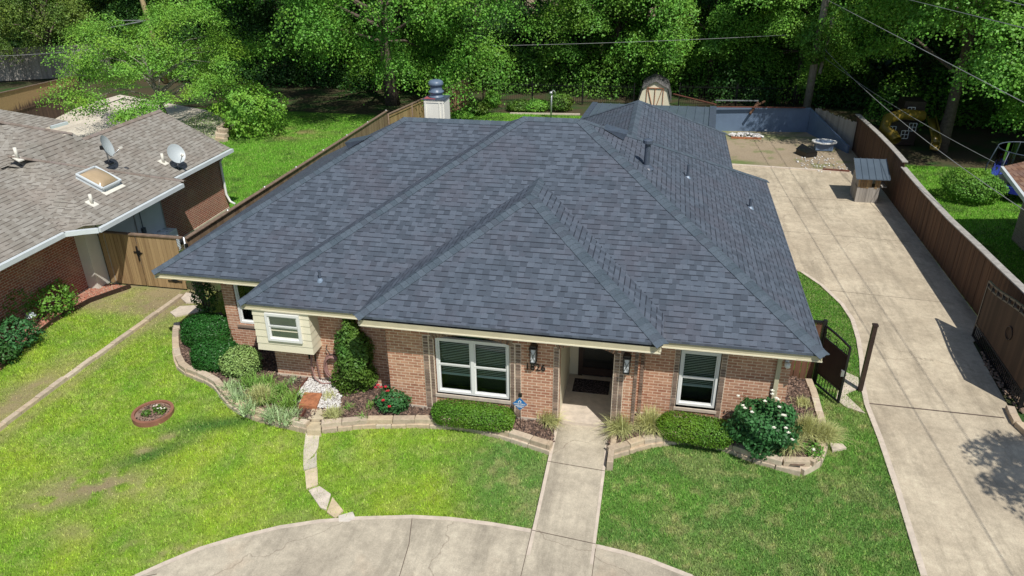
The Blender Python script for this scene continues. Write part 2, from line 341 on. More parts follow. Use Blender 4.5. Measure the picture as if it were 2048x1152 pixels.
    def build(s, name, mats, parent=None, org=None):
        me = bpy.data.meshes.new(name); o0 = Vector(ORG.get(parent.name, (0, 0, 0)) if parent else (org or (0, 0, 0)))
        me.from_pydata(s.v, [], s.f); me.update(); finish_uv(me)
        for m in (mats if isinstance(mats, (list, tuple)) else [mats]): me.materials.append(m)
        me.polygons.foreach_set('material_index', s.m); me.polygons.foreach_set('use_smooth', s.sm)
        if o0.length > 0: me.transform(Matrix.Translation(-o0))
        me.update(); o = bpy.data.objects.new(name, me); COL.objects.link(o); ORG[o.name] = tuple(o0)
        if parent: o.parent = parent
        elif org: o.location = org
        return o
def tag(o, label=None, cat=None, group=None, kind=None):
    for k, v in (('label', label), ('category', cat), ('group', group), ('kind', kind)):
        if v: o[k] = v
    return o
def thing(name, loc, label, cat, group=None):
    o = bpy.data.objects.new(name, None); COL.objects.link(o); o.location = loc; o.empty_display_size = .2; ORG[o.name] = tuple(loc)
    return tag(o, label, cat, group)
def struct(o): o['kind'] = 'structure'; return o
def copy_tree(o, parent=None):
    c = o.copy(); COL.objects.link(c); c.parent = parent
    for ch in list(o.children): copy_tree(ch, c)
    return c

# ---------------------------------------------------------------- noise, terrain, masks
def vnoise(x, y, s, seed=0):
    x = np.asarray(x, float)*s+seed*17.3; y = np.asarray(y, float)*s+seed*9.1
    xi = np.floor(x).astype(int); yi = np.floor(y).astype(int); fx = x-xi; fy = y-yi; fx = fx*fx*(3-2*fx); fy = fy*fy*(3-2*fy)
    def h(a, b):
        n = (a*374761393+b*668265263+seed*1013) & 0x7fffffff; n = ((n ^ (n >> 13))*1274126177) & 0x7fffffff; return ((n ^ (n >> 16)) & 0xffff)/65535.
    return (h(xi, yi)*(1-fx)+h(xi+1, yi)*fx)*(1-fy)+(h(xi, yi+1)*(1-fx)+h(xi+1, yi+1)*fx)*fy
def fbm(x, y, s, seed=0, o=4):
    r = 0; a = .5; t = 0
    for i in range(o): r = r+a*vnoise(x, y, s*2**i, seed+i); t += a; a *= .55
    return r/t
def ss(x): x = np.clip(x, 0, 1); return x*x*(3-2*x)
def hgt(x, y): return .13*ss((np.asarray(y)-10.9)/2.4)*ss((4.4-np.asarray(x))/1.6)*ss((np.asarray(x)+14.45)/1.5)*ss((17-np.asarray(y))/1.5)
def inpoly(x, y, P):
    x = np.asarray(x); y = np.asarray(y); r = np.zeros(x.shape, bool); n = len(P)
    for i in range(n):
        x0, y0 = P[i][:2]; x1, y1 = P[(i+1) % n][:2]
        if y0 == y1: continue
        c = ((y0 > y) != (y1 > y)) & (x < (x1-x0)*(y-y0)/(y1-y0)+x0); r ^= c
    return r
def gp(pix, z=0.): return [tuple(at(a, b, z))[:2] for a, b in pix]

# ================================================================ GROUND SHAPES
DRIVE_C = gp([(640, 1042), (720, 1035), (825, 1032), (900, 1036), (980, 1046), (1062, 1060)])
CIRC = [(-13.5, -2), (-12.6, 2), (-11, 5.4), (-9.6, 7.4)]+gp([(270, 1152), (330, 1125), (400, 1096), (470, 1075), (560, 1053), (640, 1041), (720, 1035), (825, 1032), (900, 1036), (980, 1046), (1062, 1060)])+gp([(1195, 1091), (1250, 1104), (1300, 1119), (1385, 1152)])+[(2.6, 9.2), (3.6, 7.6), (4.4, 5), (4.8, -2)]
WX0, WX1 = -1.81, -.57
WALK = [(WX0, 4), (WX1, 4), (WX1, 13.86), (WX0-.02, 13.84)]
DRV = gp([(1840, 1152), (1790, 985), (1755, 880), (1728, 810), (1720, 770), (1718, 720), (1712, 680), (1700, 640), (1680, 610), (1640, 572), (1600, 545)])
DRV = [(4.95, 8.5), (4.8, -2), (9.2, -2), (8.9, 9), (8.6, 13), (8.72, 16.6), (8.95, 19.9), (9.6, 20.6), (9.62, 35.4)]+[(3.0, 35.9), (3.0, 27), (3.2, 25.5), (4.0, 24.6)]+DRV[::-1]
BEDL_out = gp([(345, 655), (343, 690), (345, 716), (352, 735), (370, 749), (405, 762), (428, 776), (444, 800), (466, 820), (505, 836), (560, 850), (612, 862)], .2)
BEDM_out = gp([(643, 861), (726, 853), (832, 852), (900, 855), (948, 861), (1002, 874), (1060, 893), (1098, 905)], .2)
BEDR_out = gp([(1222, 915), (1250, 908), (1290, 894), (1318, 890), (1362, 884), (1409, 886), (1457, 903), (1501, 920), (1551, 934), (1595, 947), (1625, 940), (1646, 922), (1656, 900), (1657, 868), (1645, 827), (1637, 797), (1626, 768)], .2)
BED_L = BEDL_out+[(-7.32, 15), (-8.9, 15.2), (-8.9, 16.2), (-12.3, 17.2)]
BED_M = BEDM_out+[(WX0-.06, 13.9), (-1.9, 14.6), (-8, 14.6)]
BED_R = BEDR_out+[(3.2, 16.9), (3.2, 14.6), (-.6, 14.6), (-.5, 13.9)]
BEDZ = .3
EDGE_L = [(-14.62, 8.), (-14.62, 11.5), (-14.6, 13.1), (-14.57, 14.9), (-14.47, 16.9), (-14.42, 18.5)]
MUL_N = gp([(-60, 790), (0, 742), (35, 712), (60, 688), (85, 665), (110, 645), (145, 625), (180, 605), (222, 590), (262, 576)])
SOIL_N = MUL_N+[(-17.3, 18.8), (-17.95, 18.6), (-18, 11)]
KOFF = {}
def on_hard(x, y):
    r = inpoly(x, y, CIRC) | inpoly(x, y, WALK) | inpoly(x, y, DRV)
    for P in (BED_L, BED_M, BED_R, SOIL_N): r |= inpoly(x, y, P)
    r |= (y > 13.9) & (x > -9) & (x < 3.2) & (y < 33); r |= (y > 15.6) & (x > -11) & (x < 3.2) & (y < 26)
    r |= (np.abs(x+14.58+.008*(y-12)*0) < .1) & (y < 18.5)
    return r
RINGC = at(307, 829, .1); 
def ell(x, y, px, py, rx, ry, ang=0.):
    c = at(px, py, .08); dx = x-c.x; dy = y-c.y; a = cos(ang); b = sin(ang); u = (dx*a+dy*b)/rx; v = (-dx*b+dy*a)/ry
    return np.exp(-(u*u+v*v))
STEPP = [(612, 868), (640, 868), (640, 905), (628, 935), (632, 965), (655, 985), (680, 1000), (705, 1022), (700, 1040), (655, 1035), (635, 1010), (610, 990), (605, 960), (606, 915)]
def lawn_col(x, y):
    """base colour of turf and how much of it is bare; species tones, a darker green band, wear and dead grass"""
    n1 = fbm(x, y, 1.3, 1)[:, None]; n2 = fbm(x, y, 5., 5)[:, None]; n3 = fbm(x, y, .5, 9)[:, None]
    bright = np.array([.46, .585, .06]); mid = np.array([.18, .40, .045]); deep = np.array([.15, .28, .075]); straw = np.array([.6, .52, .27]); brown = np.array([.4, .29, .2])
    xn = x+1.4*(fbm(x, y, .9, 3)-.5)+.35*(y-11.5)
    wr = ss((xn+4.2)/1.9)[:, None]                      # the darker turf begins right of the middle lawn
    c = bright*(1-n1*.9)+mid*(n1*.9); c = c*(1-wr)+wr*(deep*(1.1-n1*.5)+mid*(n1*.5))
    c = c*(1-.25*ss((n3-.45)*5))+mid*.25*ss((n3-.45)*5)
    n4 = fbm(x, y, 1.1, 77)[:, None]; st = np.clip(ss((n2-.52)*6)*(.19+.16*wr)+ss((n4-.5)*5)*(.10+.12*wr), 0, .6); c = c*(1-st)+straw*st
    c = c*(.72+.56*fbm(x, y, 11, 55)[:, None])
    green_band = (ell(x, y, 430, 850, 1.3, .28, .35)+ell(x, y, 300, 905, .9, .3, .75)+.8*ell(x, y, 520, 815, .7, .35, 0))[:, None]  # darker green band across the left lawn
    green_band = np.clip(green_band, 0, 1)*(x[:, None] > -14); c = c*(1-.85*green_band)+np.array([.06, .19, .04])*.85*green_band
    d = np.clip(1.05*ell(x, y, 190, 965, 1.15, .5, .25)+.7*ell(x, y, 80, 1000, .5, .25, .3)+.9*ell(x, y, 285, 897, .22, .14, .5)+.8*ell(x, y, 335, 872, .3, .12, .4)+.5*ell(x, y, 140, 1060, .5, .3), 0, 1)
    d = d*ss((fbm(x, y, 3.2, 22)-.3)*5)
    strip = np.zeros_like(x)
    strip += .9*np.exp(-((x+15.1)/.55)**2)*(x < -14.6)*ss((15.5-y)/2.5)          # worn earth next to the curb
    strip += .8*ss((y-16.6)/1.)*(x < -14.6)
    strip += .8*ell(x, y, 385, 590, 1.0, .9)+.45*ell(x, y, 350, 640, .8, .9)
    strip += .5*np.exp(-((x+14.3)/.22)**2)+.35*ell(x, y, 600, 1040, .7, .3)
    strip += .7*ss((fbm(x, y, 2.5, 31)-.5)*6)*ell(x, y, 330, 1090, 1.2, .3, .3)
    strip = np.clip(strip*(.5+fbm(x, y, 4, 40)), 0, 1); d = np.clip(d+strip, 0, 1)[:, None]
    c = c*(1-d*.9)+(brown*(.35+.6*n1)+straw*(.65-.6*n1))*d*.9
    return c, d[:, 0]
def grid_sheet(name, x0, x1, y0, y1, st, zf, colf, mat):
    nx = int((x1-x0)/st)+1; ny = int((y1-y0)/st)+1; X, Y = np.meshgrid(np.linspace(x0, x1, nx), np.linspace(y0, y1, ny)); X = X.ravel(); Y = Y.ravel()
    V = np.stack([X, Y, zf(X, Y)], 1); i = (np.arange(ny-1)[:, None]*nx+np.arange(nx-1)).ravel()
    return struct(np_mesh(name, V, np.stack([i, i+1, i+1+nx, i+nx], 1), mat, col=colf(X, Y), smooth=True))
M['turf'] = mat_attr('turf_soil', 1, 0, .8); M['blade'] = mat_attr('grass_blade', .6, .3); M['yard'] = mat_attr('yard_soil', 1, 0, .9)
# the great ground sheet
def far_col(x, y):
    n = fbm(x, y, .35, 2)[:, None]; n2 = fbm(x, y, 1.6, 4)[:, None]
    c = np.array([.06, .055, .03])*(1-n)+np.array([.10, .075, .045])*n; g = np.array([.035, .085, .02]); k = ss((n2-.45)*4)
    c = c*(1-k)+g*k
    yard = ((x < -14.2) & (x > -40) & (y > 23) & (y < 43) | (x > 9.7) & (y > -9) & (y < 37.4) | (x < -2) & (x > -13.8) & (y > 25) & (y < 44.6))[:, None]*(1-.6*ss((n2-.5)*4))
    lawn = np.array([.10, .27, .025])*(1-n2*.5)+np.array([.18, .27, .04])*n2*.5; c = c*(1-yard)+lawn*yard
    bare = np.clip(ell(x, y, 575, 265, 1.8, 1.)*ss((fbm(x, y, 1.2, 71)-.3)*3), 0, 1)[:, None]*((x < -14.2)[:, None]); c = c*(1-bare)+np.array([.3, .2, .12])*bare
    dy = ((x > 2.4) & (x < 9.6) & (y > 35) & (y < 43))[:, None]
    dd = np.array([.44, .36, .26])*(1-n*.35)-.04*n2; gg = np.array([.12, .19, .05]); k = np.clip(ell(x, y, 1500, 268, 2.6, .7)+ell(x, y, 1480, 322, 1., .35)+.6*ss((n2-.55)*6)[:, 0], 0, 1)[:, None]; dd = dd*(1-k*.8)+gg*k*.8
    return np.clip(np.where(dy, dd, c), .01, 1)
grid_sheet('ground', -90, 70, -8, 150, .5, lambda x, y: -.06-.0*x, far_col, M['yard'])
def cull_z(x, y): return hgt(x, y)+.012*(fbm(x, y, 4, 7)-.5)
grid_sheet('front_lawn', -20, 4.4, 2, 19, .09, cull_z, lambda x, y: lawn_col(x, y)[0]*.62, M['turf'])
grid_sheet('side_lawn', 3.2, 6.3, 2, 26, .09, lambda x, y: cull_z(x, y)-.004, lambda x, y: lawn_col(x, y)[0]*.62, M['turf'])
grid_sheet('back_yard', -40, -14.25, 19, 43, .3, lambda x, y: .0*x, far_col, M['yard'])
grid_sheet('dirt_yard', 2.0, 9.7, 35.5, 43, .12, lambda x, y: .015*fbm(x, y, 3, 4), far_col, M['yard'])
grid_sheet('neighbour_lawn', 8.5, 40, -8, 37.5, .3, lambda x, y: .0*x-.02, far_col, M['yard'])
grid_sheet('rear_garden', -14.15, 2.5, 24, 46, .3, lambda x, y: .0*x, far_col, M['yard'])

# ================================================================ CONCRETE
def slab(name, P, z0, z1, mat, joints=(), jm='joint'):
    b = MB(); b.prism(P, z0, z1)
    b.mi = 1
    for (a, c, wd) in joints:
        a = Vector(a); c = Vector(c); d = (c-a).normalized(); n = Vector((-d.y, d.x))*wd/2; N = max(1, int((c-a).length/.5))
        for i in range(N):
            p = a+(c-a)*i/N; q = a+(c-a)*(i+1)/N; f = (lambda v: (z1(v.x, v.y) if callable(z1) else z1)+.004)
            b.poly([(v.x, v.y, f(v)) for v in (p-n, q-n, q+n, p+n)])
    return struct(b.build(name, [mat, M[jm]]))
j0 = tuple(at(825, 1033))[:2]; j1 = tuple(at(800, 1152))[:2]
wy = lambda px, py: at(px, py).y
slab('circular_drive', CIRC, -.1, .028, M['conc'], [((WX0, 4), (WX0, 10.72), .025), ((WX1, 4), (WX1, 10.4), .025), (j0, ((j0[0]+j1[0])/2+.05, (j0[1]+j1[1])/2), .014), (((j0[0]+j1[0])/2+.05, (j0[1]+j1[1])/2), j1, .014), (j1, (j1[0]-.3, 4), .014), ((-13, 6), (-8.3, 8.3), .015)])
wz = lambda x, y: .036+.19*float(ss((y-10.4)/3.6))
b = MB(); ys = [4, 6, 8, 9, 10, 10.6, 11.2, 11.8, 12.4, 13, 13.5, 13.86]
for y0, y1 in zip(ys[:-1], ys[1:]):
    z0, z1 = wz(0, y0), wz(0, y1); b.poly([(WX0, y0, z0), (WX1, y0, z0), (WX1, y1, z1), (WX0, y1, z1)]); b.poly([(WX0, y0, -.1), (WX0, y0, z0), (WX0, y1, z1), (WX0, y1, -.1)][::-1]); b.poly([(WX1, y0, -.1), (WX1, y0, z0), (WX1, y1, z1), (WX1, y1, -.1)])
b.mi = 1
for ya, yb in ((10.62, 10.5), (12.55, 12.47), (8.3, 8.2)):
    b.poly([(WX0, ya, wz(0, ya)+.005), (WX1, yb, wz(0, yb)+.005), (WX1, yb+.016, wz(0, yb)+.006), (WX0, ya+.016, wz(0, ya)+.006)])
b.mi = 2
for xa, xb in ((WX0, WX0+.07), (WX1-.06, WX1)):
    for y0, y1 in zip(ys[4:-1], ys[5:]): b.poly([(xa, y0, wz(0, y0)+.004), (xb, y0, wz(0, y0)+.004), (xb, y1, wz(0, y1)+.004), (xa, y1, wz(0, y1)+.004)])
struct(b.build('walkway', [M['conc'], M['joint'], M['edge']]))
# pale worn rim along the circular drive
def strip(name, pts, w, z, mat, zf=None):
    b = MB(); pts = [Vector(p[:2]) for p in pts]; nn = []
    for i, p in enumerate(pts): d = (pts[min(i+1, len(pts)-1)]-pts[max(i-1, 0)]).normalized(); nn.append(Vector((-d.y, d.x)))
    for i in range(len(pts)-1):
        q = [pts[i], pts[i+1], pts[i+1]+nn[i+1]*w, pts[i]+nn[i]*w]; b.poly([(v.x, v.y, z) for v in q])
    return struct(b.build(name, mat))
strip('drive_rim', CIRC[4:15][::-1], .1, .0325, M['edge']); strip('drive_rim', CIRC[15:19][::-1], .1, .0325, M['edge'])
LJ = [((5.5, 16.15), (8.72, 16.1), .05), ((5.2, 22.6), (9.2, 22.3), .014), ((3.4, 27.6), (9.3, 27.2), .014), ((3.4, 31.6), (9.3, 31.4), .014)]
p0, p1 = at(1728, 808), at(2008, 838); LJ[0] = (tuple(p0)[:2], tuple(p1)[:2], .045)
slab('driveway', DRV, -.1, .03, M['conc2'], LJ)
rear = gp([(1470, 333), (1560, 337), (1640, 342), (1692, 347)]); 
b = MB(); b.prism([(3, 35.75), (8.8, 35.45), (8.8, 35.6), (3, 35.95)], 0, .07); struct(b.build('drive_kerb', M['edge']))
strip('drive_rim', [p for p in DRV if p[0] > 4.6 and p[0] < 6.2 and p[1] < 24.2 and p[1] > 8.6], .12, .0345, M['edge'])
slab('patio', gp([(60, 290), (100, 244), (140, 222), (180, 207), (240, 190), (420, 222), (470, 250), (430, 290)])+[(-20, 29)], -.1, .02, M['patio'])
b = MB(); fl = at(1470, 560); 

# ================================================================ GRASS
def blades(name, n, region, zf, colf, h=(.03, .07), w=.017, label=None):
    x0, x1, y0, y1 = region; X = rng.uniform(x0, x1, n); Y = rng.uniform(y0, y1, n)
    k = ~on_hard(X, Y); k &= ~((X-RINGC.x)**2+(Y-RINGC.y)**2 < .5**2); X = X[k]; Y = Y[k]
    c, d = colf(X, Y); k = rng.random(len(X)) > d*.82; X = X[k]; Y = Y[k]; c = c[k]; d = d[k]; n = len(X)
    Z = zf(X, Y); a = rng.uniform(0, 2*pi, n); hh = rng.uniform(h[0], h[1], n)*(1-.5*d); W = w*rng.uniform(.6, 1.3, n)
    t = rng.uniform(0, 2*pi, n); ln = rng.uniform(.1, .9, n)*hh
    A = np.stack([X-np.cos(a)*W/2, Y-np.sin(a)*W/2, Z], 1); B = np.stack([X+np.cos(a)*W/2, Y+np.sin(a)*W/2, Z], 1); T = np.stack([X+np.cos(t)*ln, Y+np.sin(t)*ln, Z+hh], 1)
    V = np.stack([A, B, T], 1).reshape(-1, 3); kk = rng.random((n, 1)); c = np.where(kk < .09, c*.4+np.array([.42, .4, .19])*.6, np.where(kk > .9, c*.5+np.array([.5, .62, .16])*.5, c)); c = np.clip(c*rng.uniform(.55, 1.75, (n, 1)), 0, .92)
    o = np_mesh(name, V, np.arange(3*n).reshape(-1, 3), M['blade'], col=np.repeat(c, 3, 0))
    return tag(o, label, 'grass', kind='stuff')
blades('lawn_grass', 330000, (-17.5, -1.7, 6.5, 18.8), cull_z, lawn_col, label='bright green clipped turf left of the front walkway')
blades('lawn_grass', 150000, (-.62, 5.6, 7.5, 16.8), cull_z, lawn_col, label='darker green clipped turf right of the front walkway')
def side_col(x, y): return np.tile([.12, .3, .035], (len(x), 1))*(.8+.5*fbm(x, y, 2, 8)[:, None]), np.zeros(len(x))
def not_drive(f): return f
blades('lawn_grass', 45000, (3.2, 6.1, 16.9, 24.8), lambda x, y: x*0, side_col, label='small green turf island inside the bend of the driveway')
def yard_col(x, y): c = far_col(x, y); return c*1.5, (c[:, 0] > .2)*1.
blades('yard_grass', 110000, (-28, -14.3, 20.5, 42), lambda x, y: x*0, yard_col, (.05, .09), .03, label='green turf of the yard left of the board fence')
blades('yard_grass', 95000, (9.8, 17.5, 14, 37.3), lambda x, y: x*0-.02, yard_col, (.05, .09), .03, label='green turf of the yard beyond the tall right fence')
blades('yard_grass', 40000, (-13.5, -2, 36, 44.5), lambda x, y: x*0, yard_col, (.05, .09), .03, label='green turf of the back garden beyond the grey roof')

# ================================================================ MAIN HOUSE
E_, P_ = 2.62, .559
house = thing('brick_house', (-3, 20, 0), 'pink brick house with a dark slate grey hipped shingle roof and house number 1826', 'house')
A = lambda x, y: (x, y, E_+P_*0)
def zf_(y): return E_+P_*(y-13.928)
apL, apR = (-3.645, 19.674, 5.832), (-2.089, 19.674, 5.832)
mb = MB()
def plane(pts, th=.055):
    """roof plane with a thin edge along its outline where it hangs free"""
    mb.poly(pts); n = len(pts); zm = min(p[2] for p in pts)
    for i in range(n):
        a, c = pts[i], pts[(i+1) % n]
        if abs(a[2]-c[2]) < .01 and a[2] < zm+.02: mb.poly([(a[0], a[1], a[2]-th), (c[0], c[1], c[2]-th), c, a])
BE, BY, BX0, BX1 = 2.933, 13.232, -6.164, .399
bh = (BX1-BX0)/2; bax = (BX0+BX1)/2; baz = BE+P_*bh; bvy = 13.928+(BE-E_)/P_; bry = 13.928+(baz-E_)/P_
ML, MR, MF, MBK = -9.391, 3.657, 13.928, 25.42
WL, WF, WBK = -12.461, 15.092, 25.5
vx = -9.391+20.298-15.092
plane([(ML, MF, E_), (MR, MF, E_), apR, apL])
plane([(MR, MF, E_), (MR, MBK, E_), apR])
plane([(MR, MBK, E_), (ML, MBK, E_), apL, apR])
plane([(ML, MF, E_), apL, (-4.0, 20.3, 5.60), (vx, 20.298, 5.53), (ML, WF, E_)][::-1])
plane([(WL, WF, E_), (ML, WF, E_), (vx, 20.298, 5.53), (-7.255, 20.298, 5.53)])
mb.poly([(vx, 20.298, 5.53), (-3.0, 20.298, 5.53), (-3.0, 25.5, E_), (WL, 25.5, E_), (-7.255, 20.298, 5.53)][::-1])
plane([(WL, WF, E_), (-7.255, 20.298, 5.53), (WL, 25.5, E_)][::-1])
plane([(BX0, BY, BE), (BX1, BY, BE), (bax, BY+bh, baz)])
plane([(BX1, BY, BE), (BX1, bvy, BE), (bax, bry, baz), (bax, BY+bh, baz)])
plane([(BX0, bvy, BE), (BX0, BY, BE), (bax, BY+bh, baz), (bax, bry, baz)])
RX, RR_, RB = 2.644, -.862, 31.594; rh = RX-RR_; RL = RR_-rh; rz = E_+P_*rh
plane([(RX, MBK-.6, E_), (RX, RB, E_), (RR_, RB-rh, rz), (RR_, MBK-rh-.4, rz)])
plane([(RL, RB, E_), (RL, MBK-.6, E_), (RR_, MBK-rh-.4, rz), (RR_, RB-rh, rz)])
plane([(RX, RB, E_), (RL, RB, E_), (RR_, RB-rh, rz)])
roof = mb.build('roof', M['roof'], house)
# hip and ridge caps: folded pieces lapped along each line
def nrm(a, b_, c): return (Vector(b_)-Vector(a)).cross(Vector(c)-Vector(a)).normalized()
NF, NR_, NL, NB = [Vector(v).normalized() for v in ((0, -P_, 1), (P_, 0, 1), (-P_, 0, 1), (0, P_, 1))]
def caps(name, a, c, n1, n2, mat, parent, wd=.165, step=.15, lift=.024):
    a, c = Vector(a), Vector(c); d = (c-a); ln = d.length; d.normalize(); m = MB(); up = (n1+n2).normalized()
    w1 = n1.cross(d).normalized(); w2 = n2.cross(d).normalized()
    if w1.dot(n2) > 0: w1 = -w1
    if w2.dot(n1) > 0: w2 = -w2
    N = max(1, int(ln/step))
    for i in range(N+1):
        s0 = a+d*(ln*i/N-.02); s1 = a+d*min(ln, (ln*i/N+step*1.35)); wj = wd*(1+random.uniform(-.04, .04)); l0, l1 = lift, lift*.45
        p = [s0+w1*wj+n1*l0*.8, s0+up*l0, s0+w2*wj+n2*l0*.8, s1+w1*wj+n1*l1, s1+up*l1, s1+w2*wj+n2*l1]
        m.add(p+[p[0]-n1*.02, p[1]-up*.02, p[2]-n2*.02, p[3]-n1*.02, p[5]-n2*.02], [(0, 1, 4, 3), (1, 2, 5, 4), (6, 7, 1, 0), (7, 8, 2, 1), (0, 3, 9, 6), (2, 8, 10, 5)])
    return m.build('ridge_cap', mat, parent)
for a, c, n1, n2 in [((ML, MF, E_), apL, NF, NL), ((MR, MF, E_), apR, NF, NR_), (apL, apR, NF, NB), ((MR, MBK, E_), apR, NR_, NB),
    ((BX0, BY, BE), (bax, BY+bh, baz), NF, NL), ((BX1, BY, BE), (bax, BY+bh, baz), NF, NR_), ((bax, BY+bh, baz), (bax, bry, baz), NL, NR_),
    ((WL, WF, E_), (-7.255, 20.298, 5.53), NF, NL), ((-7.255, 20.298, 5.53), (-3.9, 20.298, 5.53), NF, NB),
    ((RX, RB, E_), (RR_, RB-rh, rz), NR_, NB), ((RR_, RB-rh, rz), (RR_, MBK-rh, rz), NL, NR_), ((RL, RB, E_), (RR_, RB-rh, rz), NL, NB)]:
    caps('ridge_cap', a, c, n1, n2, M['cap'], roof)
# fascia, trim and soffit
fb = MB(); tb = MB(); sb = MB()
def fascia(a, c, out, ze, ov=.42, sof=True):
    """board hung below the shingle edge; out = outward 2-D normal"""
    o = Vector((*out, 0)); a = Vector((a[0], a[1], 0))-o*.035; c = Vector((c[0], c[1], 0))-o*.035
    za, zb = ze-.058, ze-.175
    q = [a, c, c-o*.025, a-o*.025]
    fb.prism([(v.x, v.y) for v in q], zb, za)
    t = [a+o*.012, c+o*.012, c-o*.03, a-o*.03]; tb.prism([(v.x, v.y) for v in t], zb-.03, zb)
    if sof: t = [a-o*.03, c-o*.03, c-o*ov, a-o*ov]; sb.prism([(v.x, v.y) for v in t], zb-.012, zb-.002)
fascia((ML+.03, MF), (BX0+.02, MF), (0, -1), E_, .55); fascia((BX1, MF), (MR-.03, MF), (0, -1), E_, .55)
fascia((BX0+.03, BY), (BX1-.03, BY), (0, -1), BE-.06, .55)
fascia((BX0, bvy), (BX0, BY+.02), (-1, 0), BE, .3, False); fascia((BX1, BY+.02), (BX1, bvy), (1, 0), BE, .3, False)
fascia((WL+.03, WF), (ML, WF), (0, -1), E_, .55); fascia((ML, WF), (ML, MF+.02), (-1, 0), E_, .5)
fascia((WL, WBK), (WL, WF), (-1, 0), E_, 1.9); fascia((MR, MF+.02), (MR, MBK), (1, 0), E_, .5); fascia((RX, MBK), (RX, RB), (1, 0), E_, .5); fascia((RX, RB), (RL, RB), (0, 1), E_, .5)
fb.build('fascia', M['cream2'], house); tb.build('fascia_trim', M['cream'], house); sb.build('soffit', M['cream2'], house)
# walls
WALLB = .22
def wall_y(m, x0, x1, z0, z1, y, ops, th=.22, arch=None):
    xs = sorted({x0, x1, *[o[0] for o in ops], *[o[1] for o in ops]})
    for a, c in zip(xs[:-1], xs[1:]):
        o = [q for q in ops if q[0] <= a+1e-6 and q[1] >= c-1e-6]
        if not o: m.box(a, c, y, y+th, z0, z1); continue
        q = o[0]
        if q[2] > z0: m.box(a, c, y, y+th, z0, q[2])
        if len(q) > 4:
            N = 12; r = q[4]
            for i in range(N):
                u0, u1 = a+(c-a)*i/N, a+(c-a)*(i+1)/N; f = lambda u: q[3]+r*(1-((u-(a+c)/2)/((c-a)/2))**2)
                for yy, rev in ((y, 0), (y+th, 1)):
                    pl = [(u0, yy, f(u0)), (u1, yy, f(u1)), (u1, yy, z1), (u0, yy, z1)]; m.poly(pl[::-1] if rev else pl)
                m.poly([(u0, y, f(u0)), (u0, y+th, f(u0)), (u1, y+th, f(u1)), (u1, y, f(u1))])
        else: m.box(a, c, y, y+th, q[3], z1)
Y1, Y2, Y3 = 13.74, 14.44, 15.6
dwin = (-4.6, -2.86, .78, 2.24, .14); dor = (-1.75, -.58, 0, 2.27, .15); rwin = (.83, 1.72, .62, 2.4)
wb = MB(); wall_y(wb, -5.72, -.06, 0, 2.72, Y1, [dwin, dor]); wb.box(-5.72, -5.5, Y1+.22, Y2, 0, 2.7); wb.box(-.28, -.06, Y1+.22, Y2, 0, 2.7); wb.build('bay_wall', M['brick'], house)
wb = MB(); wall_y(wb, -9.0, -5.72, 0, 2.44, Y2, []); wb.build('front_wall', M['brick'], house)
wb = MB(); wall_y(wb, -.06, 3.16, 0, 2.44, Y2, [rwin]); wb.build('front_wall', M['brick'], house); wb = MB(); wb.box(-9.0, -8.78, Y2+.22, Y3, 0, 2.44); wb.build('return_wall', M['brick'], house)
wb = MB(); wall_y(wb, -10.95, -9.0, 0, 2.44, Y3, [(-10.62, -9.4, .98, 2.3)]); wb.box(-10.95, -10.73, Y3+.22, 25, 0, 2.44); wb.build('wing_wall', M['brick'], house)
wb = MB(); wb.box(2.94, 3.16, Y2+.22, 25, 0, 2.44); wb.box(2.0, 2.2, 25, 31.2, 0, 2.44); wb.box(-10.7, 2.9, 24.8, 25, 0, 2.44); wb.box(-3.9, 2.2, 31, 31.2, 0, 2.44); wb.build('side_wall', M['brick'], house)
wb = MB(); wb.box(-5.74, dor[0]-.02, Y1-.015, Y1+.01, 0, .38); wb.box(dor[1]+.02, -.04, Y1-.015, Y1+.01, 0, .36); wb.box(-9.02, -5.72, Y2-.015, Y2+.01, 0, .36); wb.box(-.06, 3.18, Y2-.015, Y2+.01, 0, .36); wb.build('foundation', M['edge'], house)
# dark interior box behind windows
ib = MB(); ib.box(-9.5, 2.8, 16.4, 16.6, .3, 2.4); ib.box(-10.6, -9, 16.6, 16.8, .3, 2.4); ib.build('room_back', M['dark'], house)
# quoins and arches: separate small bricks, a little proud
def bricks(name, items, y):
    m = MB(); mo = MB()
    for (cx, cz, wx, hz, rot) in items:
        d = .018+random.uniform(0, .006); c, s = cos(rot), sin(rot); q = [(-wx/2, -hz/2), (wx/2, -hz/2), (wx/2, hz/2), (-wx/2, hz/2)]
        q = [(cx+a*c-b_*s, cz+a*s+b_*c) for a, b_ in q]
        m.add([(a, y-d, b_) for a, b_ in q]+[(a, y+.02, b_) for a, b_ in q], [(0, 1, 2, 3), (1, 0, 4, 5), (2, 1, 5, 6), (3, 2, 6, 7), (0, 3, 7, 4)])
    o = m.build(name, M['brick_dark'], house); return o
def quoin(x, w_, z0, z1, y, st=.0745): return [(x, z0+st*(i+.5), w_-.02, st-.02, 0) for i in range(int((z1-z0)/st))]
def arch(x0, x1, zs, r, y, bl=.2, bw=.072):
    out = []; N = int((x1-x0+.1)/bw*1.02); 
    for i in range(N):
        t = (i+.5)/N; u = x0-.05+(x1-x0+.1)*t; k = (u-(x0+x1)/2)/((x1-x0)/2); z = zs+r*(1-k*k)+bl/2; sl = -2*r*k/((x1-x0)/2); out.append((u-sl*bl*.35, z, bw-.02, bl-.015, math.atan(sl)))
    return out
def mort(x0, x1, z0, z1, y): return (x0, x1, z0, z1, y)
